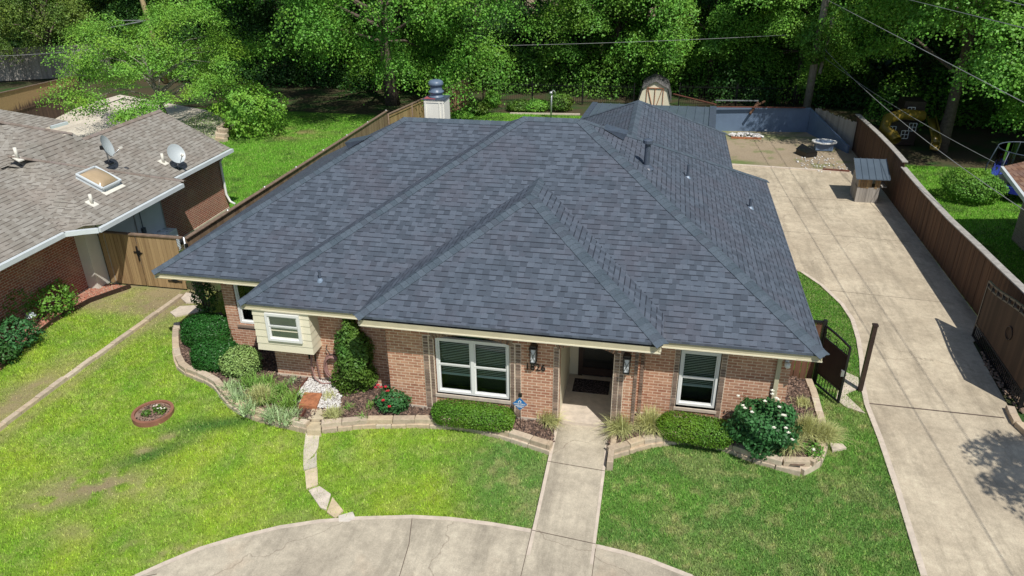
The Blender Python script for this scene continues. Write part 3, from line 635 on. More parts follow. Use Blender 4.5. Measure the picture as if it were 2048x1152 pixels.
for q in (quoin(-4.66, .1, .36, 2.3, Y1)+quoin(-4.79, .13, .36, 2.3, Y1), quoin(-2.8, .1, .36, 2.3, Y1)+quoin(-2.67, .13, .36, 2.3, Y1), arch(-4.6, -2.86, 2.24, .14, Y1, .17), quoin(-1.82, .12, .36, 2.32, Y1),
    quoin(-.51, .12, .3, 2.32, Y1)+quoin(-.4, .1, .3, 2.7, Y1), quoin(-.1, .09, .3, 2.7, Y1), arch(-1.75, -.58, 2.27, .15, Y1, .17)): bricks('brick_trim', q, Y1-.004)
for q in (quoin(.775, .11, .33, 2.44, Y2), quoin(1.78, .12, .33, 2.44, Y2), quoin(.03, .1, .33, 2.44, Y2)): bricks('brick_trim', q, Y2-.004)
mm = MB()
for a in ((-4.86, -4.6, .36, 2.32, Y1), (-2.86, -2.6, .36, 2.32, Y1), (-1.885, -1.75, .36, 2.32, Y1), (-.58, -.345, .3, 2.32, Y1), (.715, .83, .33, 2.44, Y2), (1.72, 1.845, .33, 2.44, Y2)):
    mm = MB(); mm.box(a[0], a[1], a[4]-.012, a[4]+.01, a[2], a[3]); mm.build('mortar_band', M['mortar'], house)
# windows
def window(x0, x1, z0, z1, y, n=1, fr=.055, parent=house, blind='blind', gap=.28, low=True):
    f = MB(); f.box(x0, x1, y-.02, y+.06, z0, z0+fr); f.box(x0, x1, y-.02, y+.06, z1-fr, z1); f.box(x0, x0+fr, y-.02, y+.06, z0+fr, z1-fr); f.box(x1-fr, x1, y-.02, y+.06, z0+fr, z1-fr)
    W = (x1-x0-2*fr)/n; zm = (z0+z1)/2+.02; w_ = None
    sh = MB(); pn = MB(); bl = MB()
    for i in range(n):
        a = x0+fr+W*i; c = a+W
        if i: f.box(a-.04, a+.04, y-.022, y+.058, z0+fr, z1-fr); a += .04
        if i < n-1: c -= .04
        for (u0, u1, v0, v1, d) in ((a, c, zm, z1-fr, 0), (a, c, z0+fr, zm, .012)):
            s = .032; yy = y+.005+d
            sh.box(u0, u1, yy, yy+.035, v0, v0+s); sh.box(u0, u1, yy, yy+.035, v1-s, v1); sh.box(u0, u0+s, yy, yy+.035, v0+s, v1-s); sh.box(u1-s, u1, yy, yy+.035, v0+s, v1-s)
            pn.poly([(u0+s, yy+.016, v0+s), (u1-s, yy+.016, v0+s), (u1-s, yy+.016, v1-s), (u0+s, yy+.016, v1-s)])
        k = z1-fr; stop = z0+fr+(gap*(z1-z0) if low else 0)
        while k > stop:
            bl.add([(a+.02, y+.10, k), (c-.02, y+.10, k), (c-.02, y+.125, k-.034), (a+.02, y+.125, k-.034)], [(0, 1, 2, 3)]); k -= .043
        bl.box(a+.02, c-.02, y+.095, y+.13, stop-.03, stop)
        bl.mi = 0
    w_ = f.build('window', M['white'], parent); sh.build('sash', M['white'], w_); pn.build('pane', M['glass'], w_); bl.build('blind', M[blind], w_)
    db = MB(); db.box(x0+fr, x1-fr, y+.3, y+.32, z0, z1); db.build('dark_backing', M['dark'], w_); return w_  # near-black sheet stands in for the unlit room behind the blinds
window(-4.58, -2.88, .79, 2.24, Y1+.06, 2)
window(.85, 1.70, .66, 2.1, Y2+.05, 1, blind='blind2', gap=.3)
window(-10.6, -9.42, 1.0, 2.28, Y3+.05, 1, blind='blind', low=True, gap=.95)
gb = MB(); gb.box(-4.6, -2.86, Y1+.12, Y1+.14, 2.27, 2.52); gb.build('arch_panel', M['arch_green'], house); gb = MB(); gb.box(.83, 1.72, Y2+.1, Y2+.12, 2.1, 2.42); gb.build('arch_panel', M['arch_green'], house)
sb = MB(); sb.box(-4.62, -2.84, Y1-.03, Y1+.1, .70, .78); sb.build('window_sill', M['edge'], house); sb = MB(); sb.box(.8, 1.75, Y2-.03, Y2+.1, .55, .62); sb.build('window_sill', M['edge'], house)
sb = MB(); sb.box(-10.66, -9.36, Y3-.045, Y3+.08, .9, .97); sb.build('window_sill', M['brick_dark'], house)
# projecting siding box under the left eave
bx0, bx1, by, bz0 = -9.13, -7.71, 14.0, 1.31
bb = MB(); bb.box(bx0+.02, bx1-.02, by+.02, Y2+.0, bz0+.02, 2.44)
z = bz0; 
while z < 2.4:
    z1 = min(z+.19, 2.43)
    bb.add([(bx0-.012, by-.014, z), (bx1+.012, by-.014, z), (bx1, by, z1), (bx0, by, z1), (bx1+.012, Y2, z), (bx1, Y2, z1), (bx0-.012, Y2+1.1, z), (bx0, Y2+1.1, z1)], [(0, 1, 2, 3), (1, 4, 5, 2), (6, 0, 3, 7), (0, 6, 4, 1)])
    z += .19
box_w = bb.build('siding_box', M['cream'], house)
window(-8.8, -7.93, 1.62, 2.36, by-.045, 1, fr=.06, gap=.25)
# porch: floor, side walls, door, cream panel above it
pb = MB(); pb.box(-2.0, -.35, 13.86, 16.2, .0, .3); pb.build('porch_floor', M['edge'], house)
pb = MB(); pb.box(-1.95, -1.76, Y1+.22, 16, .3, 2.6); pb.box(-.57, -.4, Y1+.22, 16, .3, 2.6); pb.box(-1.76, -1.55, 15.86, 16., .3, 2.6); pb.box(-1.9, -.4, Y1+.22, 16, 2.56, 2.6); pb.box(-1.55, -1.4, 15.9, 16, 2.3, 2.56); pb.build('porch_siding', M['cream'], house)
db = MB(); db.box(-1.55, -.57, 15.86, 15.94, .3, 2.22); 
dd = db.build('door', M['black'], house)
g = MB(); g.poly([(-1.4, 15.85, .7), (-.72, 15.85, .7), (-.72, 15.85, 2.1), (-1.4, 15.85, 2.1)]); g.build('pane', M['glass'], dd)
g = MB(); g.box(-1.54, -1.44, 15.82, 15.86, .3, 2.22); g.box(-.68, -.58, 15.82, 15.86, .3, 2.22); g.box(-1.44, -.68, 15.82, 15.86, .34, .55); g.build('door_frame', M['dkbrown'], dd)
g = MB(); g.box(-1.43, -1.38, 15.78, 15.81, 1.2, 1.35); g.build('handle', M['galv'], dd)
g = MB(); g.box(-1.55, -.57, 15.84, 15.95, 2.22, 2.56); g.box(-1.4, -.8, 15.825, 15.84, 2.28, 2.5); g.build('over_door_panel', M['cream2'], house)  # cream panel with a proud centre above the door
# house number
def text(name, body, size, mat, parent, loc, rot=(pi/2, 0, 0), ext=.008, al='LEFT'):
    cu = bpy.data.curves.new(name, 'FONT'); cu.body = body; cu.size = size; cu.extrude = ext; cu.align_x = al; cu.resolution_u = 3
    tmp = bpy.data.objects.new('t', cu); COL.objects.link(tmp); dg = bpy.context.evaluated_depsgraph_get(); me = bpy.data.meshes.new_from_object(tmp.evaluated_get(dg)); bpy.data.objects.remove(tmp)
    from mathutils import Euler
    me.transform(Matrix.Translation(loc) @ Euler(rot).to_matrix().to_4x4()); po = Vector(ORG[parent.name]); me.transform(Matrix.Translation(-po)); me.materials.clear(); me.materials.append(mat); me.name = name
    o = bpy.data.objects.new(name, me); COL.objects.link(o); o.parent = parent; ORG[o.name] = tuple(po); return o
text('house_number', '1826', .235, M['black'], house, (-2.52, Y1-.02, 1.68))
# roof furniture
def pipe(x, y, z, h, r, cap=0, mat='flue'):
    p = MB(); p.lathe((x, y, z-.15), [(r, 0), (r, h+.15)], 12)
    if cap: p.lathe((x, y, z+h-.02), [(r*1.1, 0), (r*1.75, .02), (r*1.75, .10), (r*1.1, .13)], 14); p.lathe((x, y, z-.05), [(r*2.2, 0), (r*2, .06), (r*1.1, .11)], 14)
    o = p.build('vent_pipe', M[mat], house)
    f = MB(); f.lathe((x, y, z-.06), [(r*2.8, 0), (r*2.2, .05), (r*1.1, .10)], 12); f.build('flashing', M['flash'] if not cap else M[mat], o)
pipe(-7.6, 14.62, 3.02, .24, .03); pipe(-.28, 19.06, 4.82, .62, .075, 1); pipe(.84, 20.33, 4.19, .36, .035); pipe(2.7, 21.07, 3.15, .27, .042)
def slantvent(x, y, z, dx, dy, s=1.):
    """low slant-back vent whose mouth faces down the slope (dx,dy)"""
    d = Vector((dx, dy, 0)); n = Vector((-dy, dx, 0)); c = Vector((x, y, z)); dn = d-Vector((0, 0, P_)); dn.normalize(); up = Vector((dx*P_, dy*P_, 1)).normalized()
    a = [c+dn*.25*s-n*.2*s, c+dn*.25*s+n*.2*s, c-dn*.3*s+n*.26*s, c-dn*.3*s-n*.26*s]; t = [a[0]+up*.17*s, a[1]+up*.17*s, a[2]+up*.0, a[3]+up*.0]
    m = MB(); m.add(a+t, [(4, 5, 6, 7), (1, 2, 6, 5), (3, 0, 4, 7)]); o = m.build('roof_vent', M['flue'], house)
    m = MB(); m.add([a[0]-dn*.03, a[1]-dn*.03, t[1]-dn*.03-up*.02, t[0]-dn*.03-up*.02], [(0, 1, 2, 3)]); m.build('dark_mouth', M['dark'], o)  # near-black sheet stands for the shade inside the vent mouth
slantvent(-1.2, 20.25, 5.36, 1, 0, 1.1); v = Vector((-8.75, 20.4, E_+P_*(-8.75-WL)+.02)); slantvent(v.x, v.y, v.z, -1, 0, 1.2)
# chimney
ch = MB(); cx0, cx1, cy0, cy1, ct = -7.19, -6.55, 22, 22.62, 5.68
ch.box(cx0, cx1, cy0, cy1, 2, ct); chim = ch.build('chimney', M['chim'], house)
t = MB(); 
for x in (cx0+.03, cx0+.47, cx1-.06): t.box(x, x+.035, cy0-.015, cy0, 4, ct-.02)
t.box(cx0, cx1, cy0-.016, cy0, ct-.08, ct-.05); t.build('batten', M['chim'], chim)
c = MB(); c.box(cx0-.03, cx1+.03, cy0-.03, cy1+.03, ct, ct+.03); c.build('chase_cover', M['flue'], chim)
c = MB(); c.box(cx0+.0, cx1-.28, cy0-.01, cy0+.36, ct+.031, ct+.034); c.build('rust_patch', M['redpatch'], chim)
c = MB(); c.smooth = True; c.lathe(((cx0+cx1)/2-.0, (cy0+cy1)/2, ct+.03), [(.24, 0), (.23, .04), (.19, .07), (.19, .13), (.235, .15), (.235, .19), (.19, .21), (.18, .3), (.18, .36), (.22, .37), (.235, .4), (.22, .47), (.17, .51), (.1, .53), (.001, .535)], 28); c.build('chimney_cap', mat_plain('cap_blue_grey', (.12, .17, .24), .4, .15, 8), chim)
# downspouts and security light
d = MB(); d.box(2.86, 2.95, Y2-.075, Y2-.005, .35, 2.42); d.build('downspout', M['cream2'], house)
d = MB(); d.beam((-11.0, 15.75, 2.42), (-11.0, 15.75, .9), .06); d.beam((-11.0, 15.75, .9), (-10.9, 15.45, .45), .06); d.build('downspout', M['bark'], house)
d = MB(); d.smooth = True; d.lathe((3.06, Y2-.1, 1.98), [(.03, 0), (.06, .02), (.065, .1), (.03, .13)], 12); d.box(3.02, 3.1, Y2-.04, Y2, 2.05, 2.13); d.build('flood_lamp', M['white'], house)
# left side gate in the recess under the wing eave
def pickets(m, a, b_, z0, z1, n, w_=.016):
    a, b_ = Vector(a), Vector(b_)
    for i in range(n): p = a+(b_-a)*(i+.5)/n; m.box(p.x-w_/2, p.x+w_/2, p.y-w_/2, p.y+w_/2, z0, z1)
# ---- lamps by the door
def wall_lamp(x, y, z, label):
    t = thing('wall_lamp', (x, y, z), label, 'lamp', 'wall lamps either side of the entrance')
    f = MB(); f.box(x-.05, x+.05, y-.02, y, z-.08, z+.12); f.box(x-.085, x+.085, y-.21, y-.03, z+.17, z+.2); f.box(x-.065, x+.065, y-.19, y-.05, z+.2, z+.25); f.box(x-.07, x+.07, y-.195, y-.045, z-.2, z-.17); f.box(x-.02, x+.02, y-.08, y, z+.2, z+.23)
    for sx in (-1, 1):
        for yy in (y-.19, y-.05): f.beam((x+sx*.062, yy, z-.17), (x+sx*.075, yy, z+.17), .014)
    f.beam((x-.06, y-.196, z-.16), (x+.07, y-.196, z+.16), .008); f.beam((x+.06, y-.196, z-.16), (x-.07, y-.196, z+.16), .008)
    f.build('lamp_frame', M['black'], t); g = MB(); g.box(x-.05, x+.05, y-.175, y-.065, z-.165, z+.16); g.build('lamp_shade', M['lampglass'], t)
wall_lamp(-2.31, Y1, 2.14, 'black lantern wall lamp above the house number 1826'); wall_lamp(-.3, Y1, 2.12, 'black lantern wall lamp on the brick pier right of the entrance')
# ---- door mat
m = MB(); m.box(-1.6, -.72, 15.08, 15.66, .3, .315); mat_m, t_, b_ = NT('mat_weave'); gg = geoP(t_); t_.links.new(ramp(t_, noise(t_, 26, gg, 3, .8), [(.5, (.012, .01, .012)), (.62, (.16, .12, .13)), (.7, (.02, .016, .018))]), b_.inputs['Base Color']); b_.inputs['Roughness'].default_value = 1
tag(m.build('door_mat', mat_m), 'dark patterned mat lying on the porch floor before the door', 'door mat')

# ================================================================ RETAINING WALLS, EDGING, PATH
def block_row(m, pts, ln, wd, z0, z1, gap=.012, jit=.012, seed=1):
    rd = random.Random(seed); pts = [Vector(p[:2]) for p in pts]; seg = [(pts[i], pts[i+1]) for i in range(len(pts)-1)]; L_ = [(b_-a).length for a, b_ in seg]; tot = sum(L_)
    def pos(s):
        for (a, b_), l in zip(seg, L_):
            if s <= l: return a+(b_-a)*(s/l if l else 0)
            s -= l
        return seg[-1][1]
    s = 0
    while s < tot-.05:
        l = min(ln*rd.uniform(.7, 1.35), tot-s)
        a, c = pos(s+gap/2), pos(s+l-gap/2); d = (c-a)
        if d.length > .03:
            d.normalize(); n = Vector((-d.y, d.x))*1; off = n*rd.uniform(-jit, jit); hz = rd.uniform(-.008, .008); f = lambda v: 0
            zz0 = z0 if not callable(z0) else z0(((a+c)/2).x, ((a+c)/2).y); e = .012
            q = [a+off-n*wd/2, c+off-n*wd/2, c+off+n*wd/2, a+off+n*wd/2]; cc = (a+c)/2+off
            qi = [cc+(p-cc)*.93 for p in q]
            m.add([(p.x, p.y, zz0) for p in q]+[(p.x, p.y, z1+hz-e) for p in q]+[(p.x, p.y, z1+hz) for p in qi],
               [(0, 1, 5, 4), (1, 2, 6, 5), (2, 3, 7, 6), (3, 0, 4, 7), (4, 5, 9, 8), (5, 6, 10, 9), (6, 7, 11, 10), (7, 4, 8, 11), (8, 9, 10, 11)])
        s += l
def inset(pts, d):
    out = []; pts = [Vector(p[:2]) for p in pts]
    for i, p in enumerate(pts): t = (pts[min(i+1, len(pts)-1)]-pts[max(i-1, 0)]).normalized(); out.append(p+Vector((-t.y, t.x))*d)
    return out
def retaining(pts, label, seed):
    m = MB(); block_row(m, inset(pts, .10), .42, .19, .05, .235, seed=seed); block_row(m, inset(pts, .13), .46, .17, .235, .36, seed=seed+5)
    o = m.build('retaining_wall', M['stone']); tag(o, label, 'garden wall', 'low stone walls around the flower beds'); return o
retaining(BEDL_out, 'low curving stone wall around the left flower bed with the clipped round shrubs', 3)
retaining(BEDM_out, 'low stone wall between the flagstone path and the walkway', 4)
retaining(BEDR_out, 'low curving stone wall around the right flower bed with the white rose', 5)
m = MB(); block_row(m, [(WX0-.1, 12.92), (WX0-.08, 13.8)], .5, .13, .03, .3, seed=2); tag(m.build('stone_edging', M['stone']), 'short stone strip closing the bed left of the walkway', 'edging')
m = MB(); block_row(m, [(WX1+.1, 12.55), (WX1+.1, 13.78)], .7, .13, .03, .36, seed=8); tag(m.build('stone_edging', M['stone']), 'tall stone strip closing the bed right of the walkway', 'edging')
m = MB(); block_row(m, [p for p in EDGE_L], .62, .15, 0., .1, seed=12, jit=.02); tag(m.build('lawn_edging', M['stone']), 'long straight row of pale edging stones along the left lawn', 'edging')
m = MB(); P_m = [Vector(p) for p in MUL_N]
for a, c in zip(P_m[:-1], P_m[1:]): m.beam((a.x, a.y, .06), (c.x, c.y, .06), .05, .16)
tag(m.build('bed_edging', M['dkbrown']), 'dark curved edging strip around the red mulch bed', 'edging')
def bed_sheet(name, P, z, mat, st=.06, amp=.035):
    xs = [p[0] for p in P]; ys = [p[1] for p in P]; X, Y = np.meshgrid(np.arange(min(xs), max(xs), st), np.arange(min(ys), max(ys), st)); ny, nx = X.shape; X = X.ravel(); Y = Y.ravel()
    V = np.stack([X, Y, z+amp*(fbm(X, Y, 9, 3)-.5)*2], 1); i = (np.arange(ny-1)[:, None]*nx+np.arange(nx-1)).ravel(); k = inpoly(X[i]+st/2, Y[i]+st/2, P); i = i[k]
    return struct(np_mesh(name, V, np.stack([i, i+1, i+1+nx, i+nx], 1), mat, smooth=True))
def inner(P, d):
    c = Vector((sum(p[0] for p in P)/len(P), sum(p[1] for p in P)/len(P))); return [tuple(Vector(p[:2])+(c-Vector(p[:2])).normalized()*d) for p in P]
bed_sheet('flower_bed', inset(BEDL_out, .1)+BED_L[len(BEDL_out):], BEDZ, M['mulch']); bed_sheet('flower_bed', inset(BEDM_out, .1)+BED_M[len(BEDM_out):], BEDZ, M['mulch']); bed_sheet('flower_bed', inset(BEDR_out, .1)+BED_R[len(BEDR_out):], BEDZ, M['mulch'])
bed_sheet('mulch_bed', SOIL_N, .03, M['soil_red'])
def chips(name, P, n, z, mat, s=(.02, .05), label=None, cat='mulch', flat=.25, zf=None):
    xs = [p[0] for p in P]; ys = [p[1] for p in P]; X = rng.uniform(min(xs), max(xs), n*3); Y = rng.uniform(min(ys), max(ys), n*3); k = inpoly(X, Y, P); X = X[k][:n]; Y = Y[k][:n]; n = len(X)
    V0 = np.array([[-1, -.4, -.3], [1, -.3, -.3], [.9, .4, -.2], [-1, .5, -.3], [-.7, -.2, .4], [.8, -.1, .5], [.6, .3, .4], [-.8, .3, .3]]); F0 = np.array([(4, 5, 6, 7), (0, 1, 5, 4), (1, 2, 6, 5), (2, 3, 7, 6), (3, 0, 4, 7)])
    sc = rng.uniform(s[0], s[1], n)[:, None, None]/2; a = rng.uniform(0, 2*pi, n); c, s_ = np.cos(a), np.sin(a); tl = rng.normal(0, flat, n)
    W = V0[None]*np.array([1, rng.uniform(.5, 1), 1])*sc; x = W[..., 0]*c[:, None]-W[..., 1]*s_[:, None]; y = W[..., 0]*s_[:, None]+W[..., 1]*c[:, None]; zz = W[..., 2]+W[..., 0]*tl[:, None]
    base = (z+.02) if zf is None else zf(X, Y)[:, None]
    V = np.stack([x+X[:, None], y+Y[:, None], zz+base+rng.uniform(0, .012, n)[:, None]], -1).reshape(-1, 3); F = (F0[None]+np.arange(n)[:, None, None]*8).reshape(-1, 4)
    return tag(np_mesh(name, V, F, mat), label, cat, kind='stuff')
chips('mulch_chips', inset(BEDL_out, .24)+BED_L[len(BEDL_out):], 5000, BEDZ, M['mulch_chip'], (.03, .09), 'dark wood mulch in the left flower bed'); chips('mulch_chips', inset(BEDM_out, .24)+BED_M[len(BEDM_out):], 5000, BEDZ, M['mulch_chip'], (.03, .09), 'brown wood mulch in the middle flower bed'); chips('mulch_chips', inset(BEDR_out, .24)+BED_R[len(BEDR_out):], 4500, BEDZ, M['mulch_chip'], (.03, .09), 'blackish wood mulch in the right flower bed')
chips('mulch_chips', SOIL_N, 7000, .03, M['redchip'], (.03, .1), 'red wood mulch beside the neighbouring brick wall')
GRAV = gp([(618, 759), (662, 767), (684, 796), (680, 820), (650, 820), (590, 806), (602, 776)], BEDZ)
chips('white_gravel', GRAV, 1900, BEDZ+.02, M['white_stone'], (.03, .065), 'white decorative gravel in the bed by the garden hose', 'gravel')
m = MB(); m.prism(gp([(610, 791), (645, 793), (634, 820), (598, 818)], BEDZ), BEDZ, BEDZ+.10); tag(m.build('paver', M['rustpaver']), 'square rust brown paver lying in the white gravel', 'paver')
for (a, c, lab) in (((616, 757), (582, 800), 'rusty steel strip left of the white gravel'), ((612, 820), (597, 843), 'rusty steel strip between white gravel and flagstone path')):
    a = at(*a, BEDZ+.05); c = at(*c, BEDZ+.05); m = MB(); m.beam(a, c, .025, .1); tag(m.build('edging_strip', M['rust']), lab, 'edging')
FL = [([(612, 868), (640, 868), (636, 895), (630, 905), (606, 928), (607, 900)], 'long pale flagstone nearest the flower bed wall'),
 ([(633, 903), (633, 930), (607, 936), (606, 924), (628, 912)], 'small grey flagstone second in the path'), ([(609, 938), (634, 931), (635, 964), (612, 972)], 'orange tan square flagstone in the path'),
 ([(616, 975), (638, 967), (661, 983), (652, 1014), (640, 1010)], 'large pinkish flagstone at the bend of the path'), ([(664, 989), (686, 1016), (670, 1031), (653, 1019)], 'orange pointed flagstone near the end of the path'),
 ([(676, 1026), (705, 1018), (710, 1031), (697, 1038), (677, 1038)], 'pale flagstone at the edge of the circular drive')]
fm = [(.58, .52, .42), (.5, .46, .38), (.6, .5, .35), (.62, .54, .46), (.58, .47, .31), (.62, .57, .5), (.5, .42, .28), (.55, .47, .33)]
FL += [([(613, 849), (643, 849), (642, 866), (614, 866)], 'tan flagstone set between the two flower bed walls'), ([(626, 826), (655, 826), (648, 847), (617, 847)], 'tan flagstone inside the bed above the wall gap')]
for i, (P, lab) in enumerate(FL):
    z0 = .1 if i < 6 else .2
    Q = gp(P, z0); m = MB(); zz = (lambda x, y: max(float(hgt(x, y)), 0)+.035) if i < 6 else (.27 if i == 6 else .33); m.prism(Q, 0, zz)
    tag(m.build('stepping_stone', mat_plain('flag_%d' % i, fm[i], .9, .2, 5, bmp=.4)), lab, 'stepping stone', 'flagstones of the garden path')
m = MB(); m.prism(gp([(360, 612), (395, 610), (405, 622), (350, 632), (340, 624)], .05), 0, .05); tag(m.build('stepping_stone', M['edge']), 'round pale stone near the left side gate', 'stepping stone')
m = MB(); m.prism(gp([(372, 585), (398, 588), (410, 603), (372, 605), (362, 596)], .05), 0, .05); tag(m.build('stepping_stone', M['edge']), 'square pale stone before the left side gate', 'stepping stone')
m = MB(); m.prism(gp([(1683, 742), (1716, 757), (1718, 778), (1690, 790), (1730, 828), (1690, 815), (1672, 800)], 0), 0, .03); tag(m.build('stepping_stone', M['edge']), 'broken pale slab between the iron gate and the driveway', 'stepping stone')
m = MB(); m.prism(gp([(1660, 886), (1685, 888), (1693, 896), (1665, 902)], .05), 0, .06); tag(m.build('stepping_stone', M['edge']), 'flat pale stone in the turf beside the right bed', 'stepping stone')
# flower ring
R_ = thing('ring_planter', (RINGC.x, RINGC.y, 0), 'round terracotta ring planter with small flowers on the left lawn', 'planter')
m = MB(); n = 40; r1, r0, z1 = .47, .40, .2
for i in range(n):
    a, c = 2*pi*i/n, 2*pi*(i+1)/n; f = lambda r, t, z: (RINGC.x+r*cos(t), RINGC.y+r*sin(t), z)
    m.poly([f(r1, a, 0), f(r1, c, 0), f(r1, c, z1), f(r1, a, z1)]); m.poly([f(r1, a, z1), f(r1, c, z1), f(r0, c, z1), f(r0, a, z1)]); m.poly([f(r0, c, .1), f(r0, a, .1), f(r0, a, z1), f(r0, c, z1)]); m.poly([(RINGC.x, RINGC.y, .15), f(r0, a, .14), f(r0, c, .14)])
m.build('ring', M['terracotta'], R_); m = MB(); m.prism([(RINGC.x+.41*cos(2*pi*i/24), RINGC.y+.41*sin(2*pi*i/24)) for i in range(24)], .11, .152)
for i in range(200):
    a = random.uniform(0, 6.28); r = .39*sqrt(random.random()); m.obox((RINGC.x+r*cos(a), RINGC.y+r*sin(a)), (cos(i), sin(i)), random.uniform(.012, .03), .01, .12, .165)
m.build('soil', M['mulch_chip'], R_)

# ================================================================ RIGHT SIDE: FENCES, GATES, POSTS
m = MB(); px_, py_ = 5.40, 16.86; m.beam((px_, py_, -.1), (px_, py_, 1.88), .1); m.box(px_-.062, px_+.062, py_-.062, py_+.062, 1.86, 1.9)
tag(m.build('gate_post', M['dkbrown']), 'free standing dark square gate post at the driveway edge', 'post')
t = thing('wooden_fence', (3.7, 16.95, 0), 'short brown board fence between the brick house corner and the black gate', 'fence')
m = MB(); 
for i in range(7): x = 3.17+i*.155; m.box(x, x+.14, 16.93, 16.95, .05, 1.78+random.uniform(-.01, .01))
m.build('boards', mat_wood('red_boards', (.12, .055, .032), (.19, .095, .055), .155), t); m = MB(); m.box(3.16, 4.26, 16.9, 16.97, 1.78, 1.83); m.build('rail', M['black'], t)
t = thing('iron_gate', (4.3, 16.9, 0), 'black iron gate leaf standing open beside the house with three scroll rings', 'gate')
a, c = Vector((4.32, 16.9, 0)), Vector((4.74, 16.1, 0)); d = (c-a).normalized(); n_ = Vector((-d.y, d.x, 0)); Lg = (c-a).length
m = MB(); m.beam(a-d*.05+Vector((0, 0, 0)), a-d*.05+Vector((0, 0, 1.86)), .09); m.build('post', M['black'], t)
m = MB(); G_ = lambda s, z: a+d*s+Vector((0, 0, z)); top = lambda s: 1.72-.10*(s/Lg)**2
m.beam(G_(.02, .08), G_(.02, top(0)), .045); m.beam(G_(Lg, .08), G_(Lg, top(Lg)), .05); m.beam(G_(0, .1), G_(Lg, .1), .04); m.beam(G_(0, .42), G_(Lg, .42), .035); m.beam(G_(0, 1.42), G_(Lg, 1.38), .03)
for i in range(8): s0, s1 = Lg*i/8, Lg*(i+1)/8; m.beam(G_(s0, top(s0)), G_(s1, top(s1)), .04)
m.build('frame', M['black'], t)
m = MB(); m.beam(G_(.03, .92), G_(Lg-.03, .9), .02, .98); m.build('boards', mat_wood('gate_leaf_boards', (.018, .013, .011), (.04, .026, .02), .1), t)
m = MB()
for i in range(9): s = Lg*(i+.5)/9; m.beam(G_(s, .1), G_(s, .43), .016)
m.build('pickets', M['black'], t)
for k in range(3):
    s = Lg*(k+.5)/3; z = 1.535-.03*k; r = MB(); 
    for (ox, oz, rr) in ((-.04, .035, .042), (.04, .035, .042), (-.04, -.045, .038), (.04, -.045, .038)):
        r.tube([G_(s+ox+rr*cos(q), z+oz+rr*sin(q)) for q in [2*pi*i/12 for i in range(13)]], .007, 5, False)
    r.build('scroll', M['black'], t)
m = MB(); m.beam(G_(Lg-.02, .85)-n_*.05, G_(Lg-.02, 1.0)-n_*.05, .07); m.build('latch', M['galv'], t)
# sliding gate at the right
t = thing('driveway_gate', (9.05, 18.4, 0), 'tall dark brown boarded driveway gate with black arched frame standing along the right fence', 'gate')
m = MB(); g0, g1 = 20.25, 16.75; GX = lambda y: 9.06-.10*(g0-y)/3.5; tp = lambda y: 1.74+.36*ss((g0-y)/2.6)*1.; N = 10
m.beam((GX(g0), g0, .03), (GX(g0), g0, tp(g0)), .05); m.beam((GX(g1), g1, .03), (GX(g1), g1, tp(g1)), .08)
for y in (.06, .42): m.beam((GX(g0), g0, y), (GX(g1), g1, y), .045)
for i in range(N):
    ya, yb = g0+(g1-g0)*i/N, g0+(g1-g0)*(i+1)/N; m.beam((GX(ya), ya, tp(ya)), (GX(yb), yb, tp(yb)), .05); m.beam((GX(ya), ya, tp(ya)-.16), (GX(yb), yb, tp(yb)-.16), .035)
    if i: m.beam((GX(ya), ya, tp(ya)-.16), (GX(ya), ya, tp(ya)), .03, .08)
m.build('frame', M['black'], t)
m = MB()
for i in range(27): y = g0-.04-i*.129; m.box(GX(y)-.012, GX(y)+.012, y-.122, y, .4, tp(y)-.17)
m.build('boards', M['wood_gate'], t)
m = MB(); 
for i in range(34): y = g0-.05-i*.102; m.beam((GX(y), y, .05), (GX(y), y, .42), .02)
m.build('pickets', M['black'], t)
m = MB(); m.smooth = True; m.tube([(GX(18.3)-.03, 18.3+.17*cos(q), 1.22+.17*sin(q)) for q in [2*pi*i/24 for i in range(25)]], .014, 6, False); m.build('ring_emblem', M['dkbrown'], t)
# tall right fence
FX = 9.65; prof = [(39.9, 1.72), (37.5, 1.8), (35.4, 1.86), (33.5, 1.88), (32., 1.87), (31.2, 1.85)], [(31.2, 1.62), (28.3, 1.58), (25.4, 1.6), (22.8, 1.72), (21, 1.78), (19.6, 1.84), (16.5, 1.9)]
t = thing('wooden_fence', (FX, 28, 0), 'long tall brown board fence with weathered cap along the right driveway', 'fence')
def interp(pr, y):
    for (a, za), (c, zc) in zip(pr[:-1], pr[1:]):
        if a >= y >= c: return za+(zc-za)*(a-y)/(a-c)
    return pr[-1][1]
for pr in prof:
    bm_ = MB(); cp = MB()
    y = pr[0][0]
    while y > pr[-1][0]+.05:
        z = interp(pr, y); k = random.uniform(0, .012); bm_.box(FX-.02-k, FX+.0-k, y-.128, y, .02, z-.02)
        y -= .135; 
    y = pr[0][0]
    while y > pr[-1][0]+.05:
        z = interp(pr, y); y2 = y-.25; z2 = interp(pr, max(y2, pr[-1][0])); cp.add([(FX-.12, y, z), (FX+.1, y, z), (FX+.1, y2, z2), (FX-.12, y2, z2), (FX-.12, y, z+.035), (FX+.1, y, z+.035), (FX+.1, y2, z2+.035), (FX-.12, y2, z2+.035)], [(3, 2, 1, 0), (4, 5, 6, 7)[::-1], (0, 4, 7, 3), (1, 2, 6, 5), (0, 1, 5, 4), (2, 3, 7, 6)])
        y = y2
    bm_.build('boards', M['wood_red'], t); cp.build('cap', M['cap_grey'], t)
rb = MB(); 
for z in (.4, 1.2): rb.box(FX+.005, FX+.05, 16.6, 39.8, z, z+.09)
rb.build('rail', M['wood_grey'], t)
y = 39.5
while y > 16.6: p = MB(); p.box(FX+.005, FX+.095, y-.09, y, 0, 1.5); p.build('post', M['wood_grey'], t); y -= 2.4
